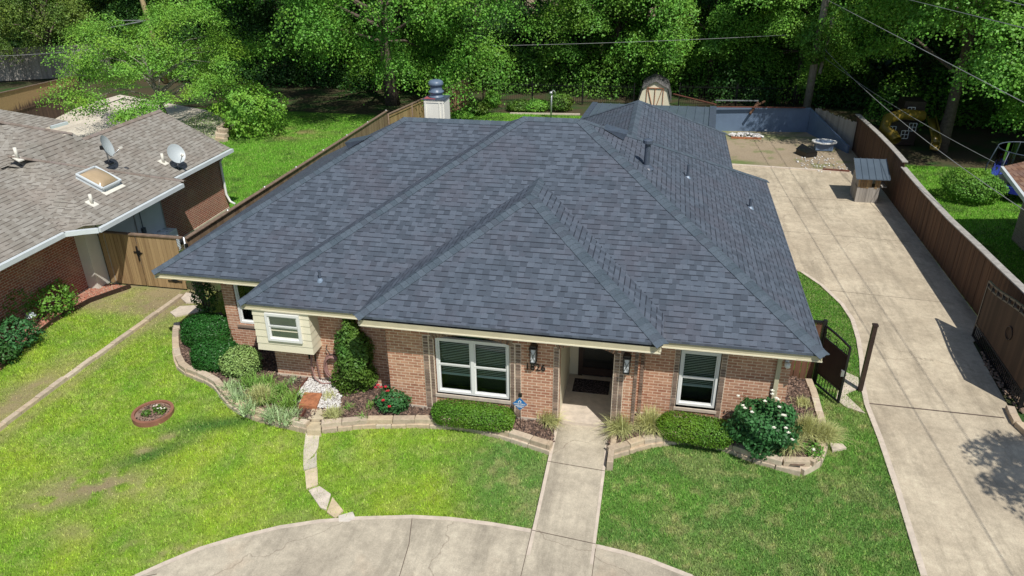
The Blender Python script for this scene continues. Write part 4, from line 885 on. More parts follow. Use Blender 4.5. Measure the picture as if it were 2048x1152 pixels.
# blue grey wall at the rear and the grey pickets
b = MB(); b.prism([(2.7, 42.3), (7.95, 42.85), (7.95, 42.95), (2.7, 42.4)], 0, 1.33); tag(b.build('garden_wall', M['bluewall']), 'blue grey painted wall closing the rear dirt yard, long straight section', 'wall', )
b = MB(); P0, P1 = (7.95, 42.8), (9.3, 38.9); b.obox(((P0[0]+P1[0])/2, (P0[1]+P1[1])/2), (P1[0]-P0[0], P1[1]-P0[1]), 2.05, .04, 0, 1.3, 0, .35); tag(b.build('garden_wall', M['bluewall']), 'blue grey panel sloping down in front of the grey pickets', 'wall')
t = thing('picket_fence', (8.6, 40.5, 0), 'weathered grey picket fence behind the sloping blue panel', 'fence'); b = MB()
for i in range(34): p = Vector((8.15, 42.6))+(Vector((9.6, 39.4))-Vector((8.15, 42.6)))*i/34; b.obox(p, (1.45, -3.2), .048, .012, 0, 1.42+random.uniform(-.05, .05))
b.build('pickets', M['wood_grey'], t)
# rusty beams lying on the blue wall
m = MB(); m.beam((2.6, 42.1, 1.38), (7.6, 42.7, 1.38), .1, .05); tag(m.build('steel_beam', M['rust']), 'long rusty beam lying on top of the blue wall', 'beam')
m = MB(); m.beam((2.9, 43.2, 1.5), (5.2, 43.4, 1.52), .12, .04); tag(m.build('pale_plank', M['galv']), 'pale metal strip lying behind the blue wall', 'plank')
m = MB(); m.beam((.6, 45.5, 1.3), (2.9, 42.8, 1.35), .15, .05); tag(m.build('steel_beam', M['rust']), 'rusty beam slanting from the shed to the blue wall', 'beam')
a = atY(1638, 226, 42.5); c = atY(1612, 228, 42); m = MB(); m.beam(atY(1500, 228, 42.1), atY(1516, 205, 43), .1); m.beam(atY(1511, 213, 42.6), atY(1530, 202, 43.4), .07); tag(m.build('wooden_prop', M['wood_red']), 'brown timber prop leaning over the blue wall', 'timber')
# hutch
t = thing('storage_hutch', (8.55, 31.3, 0), 'weathered wooden hutch with a sloping blue grey metal roof by the right fence', 'hutch')
m = MB(); hx0, hx1, hy0, hy1 = 8.12, 8.98, 31.35, 32.4
for i in range(7): w_ = (hx1-hx0)/7; m.box(hx0+i*w_+.004, hx0+(i+1)*w_-.004, hy0, hy0+.02, .02, .68)
for i in range(8): w_ = (hy1-hy0)/8; m.box(hx0, hx0+.02, hy0+i*w_+.004, hy0+(i+1)*w_-.004, .02, 1.12); m.box(hx1-.02, hx1, hy0+i*w_+.004, hy0+(i+1)*w_-.004, .02, 1.15)
m.build('cabinet', M['wood_grey'], t)
m = MB()
for i in range(8):
    w_ = (hx1-hx0)/8
    if i in (5,): continue
    m.box(hx0+i*w_+.006, hx0+(i+1)*w_-.006, hy0-.004+random.uniform(-.01, .01), hy0+.018, .64, 1.14+random.uniform(-.03, 0))
m.box(hx0, hx1, hy0+.03, hy0+.5, .66, .7); m.build('firewood', M['wood_gold'], t)
m = MB(); a, c = Vector((7.95, 31.1, 1.1)), Vector((9.25, 31.15, 1.1)); e1, e2 = Vector((9.38, 32.75, 1.5)), Vector((8.1, 32.7, 1.5)); m.poly([a, c, e1, e2]); m.poly([a-Vector((0, 0, .03)), c-Vector((0, 0, .03)), c, a]); m.poly([e2-Vector((0, 0, .03)), e1-Vector((0, 0, .03)), c-Vector((0, 0, .03)), a-Vector((0, 0, .03))]); m.poly([a-Vector((0, 0, .03)), a, e2, e2-Vector((0, 0, .03))])
for i in range(6): u = i/5; m.beam(a+(c-a)*u+Vector((0, 0, .01)), e2+(e1-e2)*u+Vector((0, 0, .01)), .02, .03)
m.build('roof', M['bluemetal'], t)
m = MB(); m.box(9.0, 9.28, 31.5, 32.1, .66, .69); m.build('shelf', M['cap_grey'], t)
# items in the dirt yard
t = thing('black_kennel', (7.1, 37.6, 0), 'small black box with pitched lid lying in the dirt yard', 'box'); m = MB(); c = at(1612, 311); d = (1, .55)
m.obox((c.x, c.y), d, .32, .4, .02, .26); m.build('box', M['black'], t); m = MB(); D = Vector((1, .55, 0)).normalized(); N_ = Vector((-D.y, D.x, 0)); q = lambda s, u, z: Vector((c.x, c.y, 0))+D*s+N_*u+Vector((0, 0, z))
m.add([q(-.34, -.43, .26), q(.34, -.43, .26), q(.34, .43, .26), q(-.34, .43, .26), q(0, -.38, .42), q(0, .43, .5)], [(0, 1, 4), (1, 2, 5, 4), (2, 3, 5), (3, 0, 4, 5)]); m.build('lid', M['black'], t)
t = thing('white_rimmed_tub', (8.0, 38.6, 0), 'dark tub with a white rim standing by the sloping blue panel', 'tub'); c = at(1646, 300); m = MB()
m.prism([(c.x-.42, c.y-.3), (c.x+.4, c.y-.32), (c.x+.42, c.y+.3), (c.x-.4, c.y+.32)], .05, .42); m.build('tub', M['bluewall'], t); m = MB()
for i in range(12):
    f = lambda k: (c.x+.56*cos(2*pi*k/12)*(1.0), c.y+.44*sin(2*pi*k/12), .44); m.beam(f(i), f(i+1), .11, .05)
m.build('rim', M['white'], t)
t = None
a, c = at(1645, 342), at(1698, 346); m = MB(); m.beam((a.x, a.y, .06), (c.x, c.y, .06), .14, .12); tag(m.build('timber', M['rust']), 'reddish timber lying across the rear end of the driveway', 'timber')
a, c = at(1462, 277), at(1522, 279); m = MB(); m.beam((a.x, a.y, .05), (c.x, c.y, .05), .1, .1); tag(m.build('timber', M['rustpaver']), 'thin brown timber in front of the white rock pile', 'timber')
def rocks(name, c, n, rx, ry, s, label, mat='white_stone', seed=3, hmax=.18):
    m = MB(); rd = random.Random(seed)
    for i in range(n):
        a = rd.uniform(0, 2*pi); r = sqrt(rd.random()); x, y = c[0]+rx*r*cos(a), c[1]+ry*r*sin(a); z = (1-r)*hmax*rd.random(); R = s*rd.uniform(.5, 1.2); b_ = len(m.v)
        vs = [(x+R*sin(p)*cos(q)*rd.uniform(.75, 1.15), y+R*sin(p)*sin(q)*rd.uniform(.75, 1.15), z+R*.7*(1+cos(p))) for p in (.6, 1.6) for q in [2*pi*k/5+p for k in range(5)]]
        vs.append((x, y, z+R*1.35)); m.add(vs, [(k, (k+1) % 5, 10) for k in range(5)]+[(5+k, 5+(k+1) % 5, (k+1) % 5, k) for k in range(5)])
    return tag(m.build(name, M[mat]), label, 'rocks', kind='stuff')
c = at(1492, 273); rocks('rock_pile', (c.x, c.y), 120, .95, .45, .09, 'pile of small white rocks in the dirt yard')
rocks('loose_rocks', (at(1640, 330).x, at(1640, 330).y), 90, 1.2, 1.5, .05, 'loose grey rubble on the dirt near the driveway end', 'white_stone', 5, .01)
rocks('loose_rocks', (9.05, 17.9), 260, .22, 1.5, .05, 'grey rubble strip under the driveway gate', 'cap_brown', 8, .02)
for i, (px, py, s) in enumerate(((1530, 263, .13), (1560, 265, .1), (1572, 263, .08), (1475, 262, .07))):
    c = at(px, py); rocks('rock', (c.x, c.y), 1, .01, .01, s, ['larger white rock near the foot of the blue wall', 'small white rock right of the larger one', 'last white rock before the shade', 'white rock left of the pile'][i], seed=i)
    bpy.data.objects[-1] if False else None
for o in COL.objects:
    if o.name.split('.')[0] == 'rock': del o['kind']; o['category'] = 'rock'
# metal patio roof behind the house
t = thing('patio_cover', (-.6, 34.8, 0), 'low blue grey standing seam metal roof behind the house', 'patio cover')
m = MB(); q = [Vector((-3.6, 33.4, 2.36)), Vector((2.25, 33.2, 2.36)), Vector((2.45, 36.9, 2.5)), Vector((-3.3, 36.9, 2.5))]; m.poly(q)
for i in range(4): a, c = q[i], q[(i+1) % 4]; m.poly([a-Vector((0, 0, .14)), c-Vector((0, 0, .14)), c, a])
for i in range(15): u = i/14; m.beam(q[0]+(q[1]-q[0])*u+Vector((0, 0, .015)), q[3]+(q[2]-q[3])*u+Vector((0, 0, .015)), .03, .04)
m.build('roof', M['bluemetal'], t)
m = MB(); m.beam(q[1]+Vector((-.05, 0, .03)), q[2]+Vector((-.05, 0, .03)), .3, .05); m.build('end_flashing', M['flue'], t); m = MB(); m.beam(q[0]+Vector((.05, 0, .03)), q[3]+Vector((.05, 0, .03)), .25, .05); m.build('end_flashing', M['flue'], t)
for p in ((-3.3, 36.6), (2.2, 36.6)): m = MB(); m.beam((*p, 0), (*p, 2.3), .1); m.build('post', M['black'], t)
# garden shed with gambrel roof
t = thing('garden_shed', (-.45, 47.5, 0), 'cream barn shaped shed with brown cross trim and grey gambrel roof', 'shed'); sx, sy = -.5, 47.
prf = [(-1.02, .0), (-1.02, .55), (-.78, 1.35), (0, 1.78), (.78, 1.35), (1.02, .55), (1.02, 0)]
m = MB(); m.add([(sx+a*.93, sy, z*.97) for a, z in prf]+[(sx+a*.93, sy+2.6, z*.97) for a, z in prf], [tuple(range(7))[::-1], tuple(range(7, 14))]+[(i, i+1, i+8, i+7)[::-1] for i in (0, 5)]); m.build('wall', M['cream'], t)
m = MB()
for (a, za), (c, zc) in zip(prf[1:-2], prf[2:-1]): m.add([(sx+a, sy-.12, za), (sx+c, sy-.12, zc), (sx+c, sy+2.7, zc), (sx+a, sy+2.7, za), (sx+a, sy-.12, za-.05), (sx+c, sy-.12, zc-.05)], [(0, 1, 2, 3)[::-1], (4, 5, 1, 0)])
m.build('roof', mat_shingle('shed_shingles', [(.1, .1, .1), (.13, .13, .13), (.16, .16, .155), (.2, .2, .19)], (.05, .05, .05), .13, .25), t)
m = MB(); y = sy-.02
for a, c in (((-.5, 0), (-.5, 1.3)), ((.5, 0), (.5, 1.3)), ((0, 0), (0, 1.32)), ((-.5, 1.32), (.5, 1.32)), ((-.5, 0.05), (.5, .05)), ((-.42, 1.25), (-.08, .05)), ((.42, 1.25), (.08, .05))): m.beam((sx+a[0], y, a[1]), (sx+c[0], y, c[1]), .09, .03)
m.build('door_trim', M['rustpaver'], t)
# poles
def wirepts(a, c, sag, n=24): a, c = Vector(a), Vector(c); return [a+(c-a)*i/n-Vector((0, 0, sag*4*(i/n)*(1-i/n))) for i in range(n+1)]
t = thing('utility_pole', (8.55, 46.5, 0), 'tall grey utility pole behind the blue wall, right of centre', 'utility pole')
m = MB(); m.smooth = True; m.tube([(8.35, 46.5, 0), (8.4, 46.5, 5), (8.45, 46.5, 11)], [.23, .2, .17], 12); m.build('pole', M['pole'], t)
m = MB(); m.tube([(8.75, 46.5, 2.5), (8.95, 46.5, 5.6)], [.1, .1], 8); m.build('stub_pole', M['pole'], t)
m = MB(); m.beam((7.6, 46.4, 9.4), (9.5, 46.4, 9.4), .1); m.build('cross_arm', M['pole'], t)
t = thing('utility_pole', (-36.4, 50, 0), 'slim tan utility pole with a wire arm among trees at upper left', 'utility pole')
m = MB(); m.smooth = True; m.tube([(-36.2, 50, 0), (-36.7, 50, 5.5), (-37.2, 50, 11)], [.2, .17, .15], 12); m.build('pole', mat_plain('tan_pole', (.42, .33, .18), .9, .2, 6), t)
m = MB(); m.beam((-36.6, 49.9, 4.4), (-39.5, 49.5, 3.9), .07); m.beam((-36.6, 49.9, 4.4), (-39.3, 49.7, 4.35), .05); m.build('cross_arm', M['galv'], t)
def wire(a, c, sag, r, label): m = MB(); m.tube(wirepts(a, c, sag), r, 5, False); tag(m.build('power_line', M['wire']), label, 'wire', 'overhead wires')
w1a, w1b = atY(1655, 0, 41.), atY(2048, 205, 20.3); w1c = w1b+(w1b-w1a)*.75
wire(w1a+(w1a-w1b)*.25, w1c, 0, .011, 'overhead wire crossing the upper right corner below the topmost one')
wire(atY(1800, -5, 30.), atY(2048, 56, 18.)+(atY(2048, 56, 18.)-atY(1800, -5, 30.))*.5, 0, .008, 'topmost overhead wire at the upper right corner')
wire(atY(1640, 88, 46.4), atY(2048, 396, 23.)+(atY(2048, 396, 23.)-atY(1640, 88, 46.4))*.2, .55, .012, 'sagging wire from the pole down past the round bush')
wire(atY(1636, 105, 46.4), atY(1990, 325, 30.), .25, .01, 'second wire from the pole down to the right neighbour')
wire(atY(960, 92, 47), atY(1575, 70, 46.5), .08, .012, 'level wire in front of the trees left of the pole')
wire(atY(0, 112, 45), atY(185, 99, 46), .05, .014, 'short piece of wire before the trees at far left')
wire(w1a+(w1a-w1b)*.25+Vector((1.45, 0, 1.7)), w1c+Vector((1.45, 0, 1.7)), 0, .011, 'high wire running above the long right fence')
m = MB(); m.smooth = True; c = atY(1102, 232, 43.5); m.tube([(c.x, c.y, 0), (c.x+.02, c.y, 1.65)], .05, 8); m.tube([(c.x+.02, c.y, 1.6), (c.x+.1, c.y, 1.72), (c.x+.22, c.y, 1.62), (c.x+.24, c.y, 1.4)], .02, 6); m.lathe((c.x-.02, c.y-.05, 1.45), [(.02, 0), (.11, .05), (.1, .16), (.02, .2)], 10)
tag(m.build('bird_feeder_post', M['galv']), 'pale metal post with a curved hook in the back garden', 'post')
# iron garden fence at the rear
def iron_fence(a, c, h, label, n=3.):
    a, c = Vector(a), Vector(c); t = thing('iron_fence', tuple(a), label, 'fence'); m = MB(); ln = (c-a).length; N = int(ln/.13)
    for i in range(N): p = a+(c-a)*i/N; m.box(p.x-.008, p.x+.008, p.y-.008, p.y+.008, .05, h)
    m.build('pickets', M['black'], t); m = MB()
    for z in (.15, h-.15): m.beam(a+Vector((0, 0, z)), c+Vector((0, 0, z)), .03)
    m.build('rail', M['black'], t); K = int(ln/n)
    for i in range(K+1): p = a+(c-a)*i/K; m = MB(); m.beam(p, p+Vector((0, 0, h+.1)), .07); m.build('post', M['black'], t)
iron_fence((-11.5, 47.6, 0), (-1.8, 47.9, 0), 1.3, 'thin black iron fence along the back garden'); iron_fence((1.0, 48.5, 0), (8, 49, 0), 1.3, 'thin black iron fence in the shade behind the blue wall')

# ================================================================ LEFT FENCES
def board_fence(a, c, h, label, mat, side=1, post=2.4, postmat='galv', capm='cap_brown', bw=.14, name='wooden_fence', h2=None, both=False):
    a, c = Vector((*a, 0)), Vector((*c, 0)); t = thing(name, tuple(a), label, 'fence'); d = (c-a).normalized(); n = Vector((-d.y, d.x, 0))*side; ln = (c-a).length; m = MB(); N = int(ln/bw); h2 = h2 or h; H_ = lambda u: h+(h2-h)*u
    for i in range(N): p = a+d*(i+.5)*bw; m.obox((p.x, p.y), (d.x, d.y), bw*.48, .01+random.uniform(0, .003), .03, H_(i/N)-random.uniform(0, .02))
    m.build('boards', mat, t); m = MB()
    for z in (.35, 1.5): m.beam(a+Vector((0, 0, z))+n*.03, c+Vector((0, 0, z+(h2-h)*.9))+n*.03, .04, .08)
    m.build('rail', mat, t)
    if capm: m = MB(); m.beam(a+Vector((0, 0, h+.015)), c+Vector((0, 0, h2+.015)), .14, .03); m.build('cap', M[capm], t)
    if post:
        K = max(1, int(ln/post))
        for i in range(K+1): p = a+(c-a)*i/K+n*.05; m = MB(); m.smooth = True; m.tube([p, p+Vector((0, 0, H_(i/K)+.06))], .035, 8); m.build('post', M[postmat], t)
    return t
board_fence((-14.2, 18.95), (-13.95, 36.5), 1.8, 'long brown board fence with grey metal posts left of the grey roof', M['wood'], 1)
board_fence((-13.95, 36.5), (-12.2, 46.8), 1.6, 'weathered board fence beside the chimney running to the back', M['wood_gold'], -1, postmat='cap_brown')
t = thing('wooden_gate', (-15.9, 18.95, 0), 'golden cedar double gate between the neighbouring house and the grey roofed house', 'gate')
for k, (x0, x1) in enumerate(((-17.25, -15.95), (-15.93, -14.5))):
    m = MB(); N = 10; w_ = (x1-x0)/N
    for i in range(N): m.box(x0+i*w_+.004, x0+(i+1)*w_-.004, 18.9, 18.92, .06, 1.82)
    m.box(x0, x1, 18.92, 18.96, .3, .4); m.box(x0, x1, 18.92, 18.96, 1.4, 1.5); m.build('leaf', M['wood_gold'], t)
m = MB(); m.box(-17.3, -14.3, 18.86, 19.0, 1.82, 1.86); m.build('cap', M['cap_brown'], t)
m = MB(); m.box(-16.0, -15.88, 18.87, 18.9, 1.15, 1.3); m.box(-15.98, -15.95, 18.86, 18.9, .95, 1.45); m.beam((-16.1, 18.88, 1.25), (-15.8, 18.88, 1.22), .03); m.build('latch', M['black'], t)
for x, z in ((-14.85, .32),): m = MB(); m.add([(x-.22, 18.885, z), (x, 18.885, z-.07), (x+.22, 18.885, z), (x, 18.885, z+.07)], [(0, 1, 2, 3)]); m.beam((x-.25, 18.88, z), (x+.25, 18.88, z), .03); m.build('hinge', M['black'], t)
t = thing('iron_gate', (-13.7, 19.3, 0), 'small black iron gate in the shade under the left eave', 'gate'); m = MB(); pickets(m, (-13.9, 18.6, 0), (-13.2, 17.9, 0), .05, 1.7, 9); m.build('pickets', M['black'], t); m = MB(); m.beam((-13.95, 18.6, .1), (-13.2, 17.9, .1), .04); m.beam((-13.95, 18.6, 1.65), (-13.2, 17.9, 1.65), .04); m.beam((-13.95, 18.6, 0), (-13.95, 18.6, 1.8), .07); m.beam((-13.2, 17.9, 0), (-13.2, 17.9, 1.75), .05); m.build('frame', M['black'], t)
board_fence((-34.5, 33), (-37.2, 42.6), 2.6, 'tall dark board fence with golden water streaks behind the patio', M['wood_burn'], -1, None, capm='cap_brown', h2=1.85)
board_fence((-62, 42), (-42, 52), 2.4, 'pale grey fence under the willow at far left', M['wood_grey'], 1, None, capm=None)
m = MB(); random.seed(3); block_row(m, [(-23.9, 37.6), (-23.5, 35.8), (-22.9, 35.6)], .4, .3, 0, .2); block_row(m, [(-23.9, 37.6), (-23.6, 35.9), (-22.9, 35.8)], .4, .3, .2, .4); block_row(m, [(-23.9, 37.7), (-23.6, 36.1), (-23, 36)], .4, .3, .4, .6)
tag(m.build('retaining_wall', M['stone']), 'short tan stone wall at the right end of the patio', 'garden wall')

# ================================================================ NEIGHBOURING HOUSE (LEFT)
nb = thing('brick_house', (-20, 20, 0), 'red brick neighbouring house at left with brown shingle roof and two dishes', 'house')
q = .5; ez = 2.6; random.seed(5)
def xe(y, x): return -16.8+.8*float(ss((y-17.05-(x+16.5)*-.55+.3*0)/.75))
m = MB(); m.smooth = True
NXg, NYg = 60, 70; xs = [-30+i*(13.2)/NXg for i in range(NXg+1)]
ys = [8+i*(21.8-8)/NYg for i in range(NYg+1)]; vs = []
for yy in ys:
    for i in range(NXg+1):
        u = i/NXg; x0e = xe(yy, -16.5); x = -30+(x0e+30)*u; lim = x+38.0 if x > -19.43 else x+40.75; y_ = min(yy, lim); vv = xe(y_, x); vs.append((x, y_, ez+q*(vv-x)))
rid = 21.45
fs = []
for j in range(NYg):
    for i in range(NXg):
        a = j*(NXg+1)+i
        cx = (vs[a][0]+vs[a+1][0])/2; cy = ys[j]
        fs.append((a, a+1, a+NXg+2, a+NXg+1))
m.add(vs, fs); m.smooth = False
ye = 26.05; xC = -16.62; rC = (-19.43, ez+q*(xC+19.43)); hh = lambda x: ez+q*(-16.0-x)
m.poly([(xC, 21.3, ez), (xC, ye, ez), (rC[0], ye, rC[1]), (rC[0], 18.5, rC[1])])
m.poly([(rC[0], 18.3, rC[1]), (rC[0], ye, rC[1]), (-22.3, ye, ez), (-22.3, 18.3, ez)])
m.poly([(-15.98, 22.05, ez-.02), (-19.43, 18.6, hh(-19.43)), (-19.43, 19.25, rC[1]-.01), (-16.55, 22.3, ez-.03)][::-1])
m.poly([(-19.42, 18.55, hh(-19.42)), (-19.42, 21.35, hh(-19.42)), (-19.05, 21.7, ez+q*(xC+19.05)-.01), (-19.05, 18.9, ez+q*(xC+19.05)-.01)][::-1])
m.poly([(-19.42, 21.4, hh(-19.42)-.5), (-30, 10.8, hh(-30)-.5), (-30, 16, hh(-30)-3.1), (-19.42, 26, hh(-19.42)-2.8)])
nroof = m.build('roof', M['roof2'], nb)
a, c = at(134, 244, 2.6), at(101, 253, 2.6)
m = MB(); m.poly([(-26.4, 18, 2.6), (-26.4, 28.95, 2.6), (-31, 24.35, 4.9), (-31, 18, 4.9)]); m.build('rear_roof', M['roof2'], nb)
m = MB(); m.beam((c.x, c.y, 2.56), (a.x, a.y, 2.56), .12, .12); m.build('gutter', M['gutter'], nb)
caps('ridge_cap', (rC[0], ye, rC[1]), (rC[0], 21.3, rC[1]), Vector((q, 0, 1)).normalized(), Vector((-q, 0, 1)).normalized(), M['cap2'], nroof, .14)
caps('ridge_cap', (-16.05, 21.95, ez+.02), (-19.4, 18.6, hh(-19.4)), Vector((q, 0, 1)).normalized(), Vector((0, q, 1)).normalized(), M['cap2'], nroof, .1)
caps('ridge_cap', (-19.4, 21.3, hh(-19.4)), (-21.3, 19.4, hh(-21.3)), Vector((q, 0, 1)).normalized(), Vector((0, q, 1)).normalized(), M['cap2'], nroof, .12)
m = MB(); v0 = Vector((-16.2, 16.95, 2.74)); 
def gut(m, pts):
    for a, c in zip(pts[:-1], pts[1:]): m.beam(a, c, .13, .13)
for P in ([(-16.74, 8, 2.52), (-16.74, 17.1, 2.52), (-16.35, 17.35, 2.52), (-15.95, 17.55, 2.52), (-15.95, 21.75, 2.52)], [(-16.56, 21.7, 2.52), (-16.56, 26.05, 2.52)]):
    m = MB(); gut(m, P); m.build('gutter', M['gutter'], nb)
m = MB(); m.box(-17.9, -17.7, 8, 18.45, 0, 2.5); m.build('front_wall', M['brick2'], nb)
m = MB(); m.box(-17.3, -17.1, 21.9, 26, 0, 2.55); m.build('rear_wall', M['brick2'], nb)
m = MB(); m.box(-17.27, -17.07, 18.95, 21.88, 0, 2.5); 
m.build('side_wall', M['sidegrey'], nb)
m = MB(); m.box(-17.95, -17.32, 18.4, 18.95, 0.04, 2.45); m.build('corner_pier', M['offwhite'], nb)
for y in (18.9, 20.4, 21.86): m = MB(); m.box(-17.05, -17.04, y-.02, y+.02, 0, 2.5); m.build('panel_joint', M['cap_grey'], nb)
m = MB(); m.box(-17.06, -16.98, 20.6, 20.75, 1.1, 1.3); m.beam((-17.02, 20.67, 1.3), (-17.02, 20.67, 2.4), .02); m.build('meter_box', M['flue'], nb)
m = MB(); m.box(-20, -17.3, 8, 26, 2.4, 2.42); m.build('soffit', M['white'], nb)
m = MB(); m.box(-17.95, -17.68, 8, 18.4, 0, .08); m.box(-17.12, -17.08, 21.9, 25.95, 0, .15); m.build('foundation', M['edge'], nb)
m = MB(); m.smooth = True; m.tube([(-16.56, 25.9, 2.5), (-16.9, 25.85, 2.3), (-17.02, 25.8, 2.1), (-17.02, 25.8, .75), (-16.9, 25.8, .45), (-16.7, 25.8, .35)], .05, 8); m.build('downspout', M['white'], nb)
def onC(px, py, xev):
    v = ray(px, py); tt = (ez+q*xev-H)/(v[2]+q*v[0]); return Vector(CC+v*tt)
for (px, py, xv, h) in ((35, 316, -16., .33), (327, 325, -16.62, .33), (184, 407, -16., .3)):
    c = onC(px, py, xv); m = MB(); m.smooth = True; m.tube([c, c+Vector((-.0, 0, h))], .05, 10); pp = m.build('vent_pipe', M['offwhite'], nb)
    f = MB(); sl_ = Vector((1, 0, -q)).normalized(); f.obox((c.x, c.y), (1, 0), .14, .12, c.z-.02+.07, c.z+.085, c.z-.09, c.z-.055); f.build('flashing', M['offwhite'], pp)
# skylight
cs = [onC(px, py, -16.0) for px, py in ((162, 355), (193, 345), (229, 369), (200, 381))]; up = Vector((q, 0, 1)).normalized()
cen = sum(cs, Vector())/4; ux = Vector((1, 0, -q)).normalized(); uy = Vector((0, 1, 0)); hw, hl = .42, .46
F_ = lambda u, v, w_: cen+ux*u+uy*v+up*w_
m = MB(); m.add([F_(-hl, -hw, 0), F_(hl, -hw, 0), F_(hl, hw, 0), F_(-hl, hw, 0), F_(-hl, -hw, .14), F_(hl, -hw, .14), F_(hl, hw, .14), F_(-hl, hw, .14)], [(0, 1, 5, 4), (1, 2, 6, 5), (2, 3, 7, 6), (3, 0, 4, 7)])
for (a, c) in (((-hl, -hw), (hl, -hw)), ((hl, -hw), (hl, hw)), ((hl, hw), (-hl, hw)), ((-hl, hw), (-hl, -hw))): m.beam(F_(*a, .15), F_(*c, .15), .07, .04)
sk_ = m.build('skylight', M['gutter'], nb)
m = MB(); m.smooth = True; N = 12; g = [(i, j) for i in range(N+1) for j in range(N+1)]
m.add([F_((-1+2*i/N)*.4, (-1+2*j/N)*.36, .15+.17*(1-(2*i/N-1)**2)**.5*(1-(2*j/N-1)**2)**.5) for i, j in g], [(i*(N+1)+j, (i+1)*(N+1)+j, (i+1)*(N+1)+j+1, i*(N+1)+j+1) for i in range(N) for j in range(N)]); m.build('dome', M['dome'], sk_)
m = MB(); m.add([F_(hl, -hw-.05, .012), F_(hl+.18, -hw-.05, .012), F_(hl+.18, hw+.05, .012), F_(hl, hw+.05, .012)], [(0, 1, 2, 3)]); m.build('flashing', M['offwhite'], sk_)
def dish(px, py, xv, face, label, s=.36):
    c = onC(px, py, xv); t = thing('satellite_dish', tuple(c), label, 'satellite dish', 'satellite dishes on the brown roof'); f = Vector(face).normalized(); r = f.cross(Vector((0, 0, 1))).normalized(); u = r.cross(f).normalized(); o = c+Vector((0, 0, .52))
    m = MB(); m.smooth = True; rings = []; N = 24
    for k in range(5): rr = s*k/4; rings.append([o+r*rr*.85*cos(2*pi*i/N)+u*rr*sin(2*pi*i/N)+f*(.09*(k/4)**2) for i in range(N)] if k else [o]*N)
    for k in range(4): m.add(rings[k]+rings[k+1], [(i, (i+1) % N, N+(i+1) % N, N+i) for i in range(N)])
    m.build('reflector', M['skin_dish'], t)
    m = MB(); m.smooth = True; m.tube([c+Vector((0, 0, -.02)), c+Vector((0, 0, .3)), o-f*.08], .022, 8); m.tube([o-f*.05-u*.25, o-f*.02-u*.36, o+f*.42-u*.22], .014, 6); m.build('mast', M['galv'], t)
    m = MB(); e = o+f*.44-u*.2; m.beam(e-f*.05, e+f*.06, .07); m.build('receiver', M['offwhite'], t)
    m = MB(); m.beam(o-f*.1-r*.06, o-f*.1+r*.06, .12); m.obox((c.x, c.y), (1, 0), .1, .1, c.z-.02+.05, c.z+.05, c.z-.07, c.z-.03); m.build('bracket', M['black'], t)
dish(218, 324, -16., (1, .28, .35), 'grey satellite dish seen edge on, nearer the roof ridge'); dish(357, 337, -16.62, (.75, -.4, .5), 'grey satellite dish turned to the camera near the white gutter')
# air conditioner
c = at(318, 466, .8); t = thing('air_conditioner', (c.x, c.y, 0), 'grey outdoor air conditioning unit behind the cedar gate', 'air conditioner')
m = MB(); m.box(c.x-.42, c.x+.42, c.y-.42, c.y+.42, .02, .84); 
for i in range(12): z = .08+i*.06; m.box(c.x-.43, c.x+.43, c.y-.43, c.y+.43, z, z+.02)
m.build('case', M['gutter'], t); m = MB(); m.smooth = True; m.lathe((c.x, c.y, .84), [(.36, 0), (.36, .02), (.3, .03), (.3, -.02)], 24); m.build('fan_ring', M['gutter'], t)
m = MB(); m.lathe((c.x, c.y, .835), [(.3, 0), (.29, .012)], 24); m.build('fan_well', M['dark'], t); m = MB(); m.lathe((c.x, c.y, .85), [(.08, 0), (.07, .04)], 12)
for i in range(4): a = i*pi/2+.3; m.beam((c.x, c.y, .86), (c.x+.27*cos(a), c.y+.27*sin(a), .855), .1, .01)
m.build('fan', M['galv'], t)
# lantern/pedestal among neighbour shrubs
c = at(68, 655); t = thing('path_lantern', (c.x, c.y, 0), 'grey capped pedestal standing in the red mulch among shrubs', 'pedestal'); m = MB(); m.smooth = True; m.lathe((c.x, c.y, 0), [(.11, 0), (.12, .35), (.13, .36)], 14); m.build('body', M['galv'], t); m = MB(); m.smooth = True; m.lathe((c.x, c.y, .36), [(.15, 0), (.16, .03), (.1, .05), (.12, .08), (.11, .12), (.01, .14)], 14); m.build('lid', M['gutter'], t)

# ================================================================ RIGHT NEIGHBOUR
t = thing('brick_house', (14, 27, 0), 'corner of the right neighbouring house with rusty brown roof at the frame edge', 'house')
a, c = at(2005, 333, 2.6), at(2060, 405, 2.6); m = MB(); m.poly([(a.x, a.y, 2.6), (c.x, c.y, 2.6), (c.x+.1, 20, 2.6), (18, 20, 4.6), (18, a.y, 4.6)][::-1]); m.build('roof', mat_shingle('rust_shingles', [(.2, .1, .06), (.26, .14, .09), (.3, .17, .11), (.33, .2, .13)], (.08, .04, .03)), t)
m = MB(); m.beam((a.x, a.y, 2.54), (c.x, c.y, 2.54), .12, .14); m.build('gutter', M['gutter'], t)
c0 = at(2028, 470); m = MB(); m.box(12.9, 13.1, 21, 28.2, 0, 2.5); m.box(13.1, 18, 28.0, 28.2, 0, 2.5); m.build('wall', mat_brick('tan_brick', (.34, .26, .18), (.42, .33, .24), (.5, .44, .36)), t)
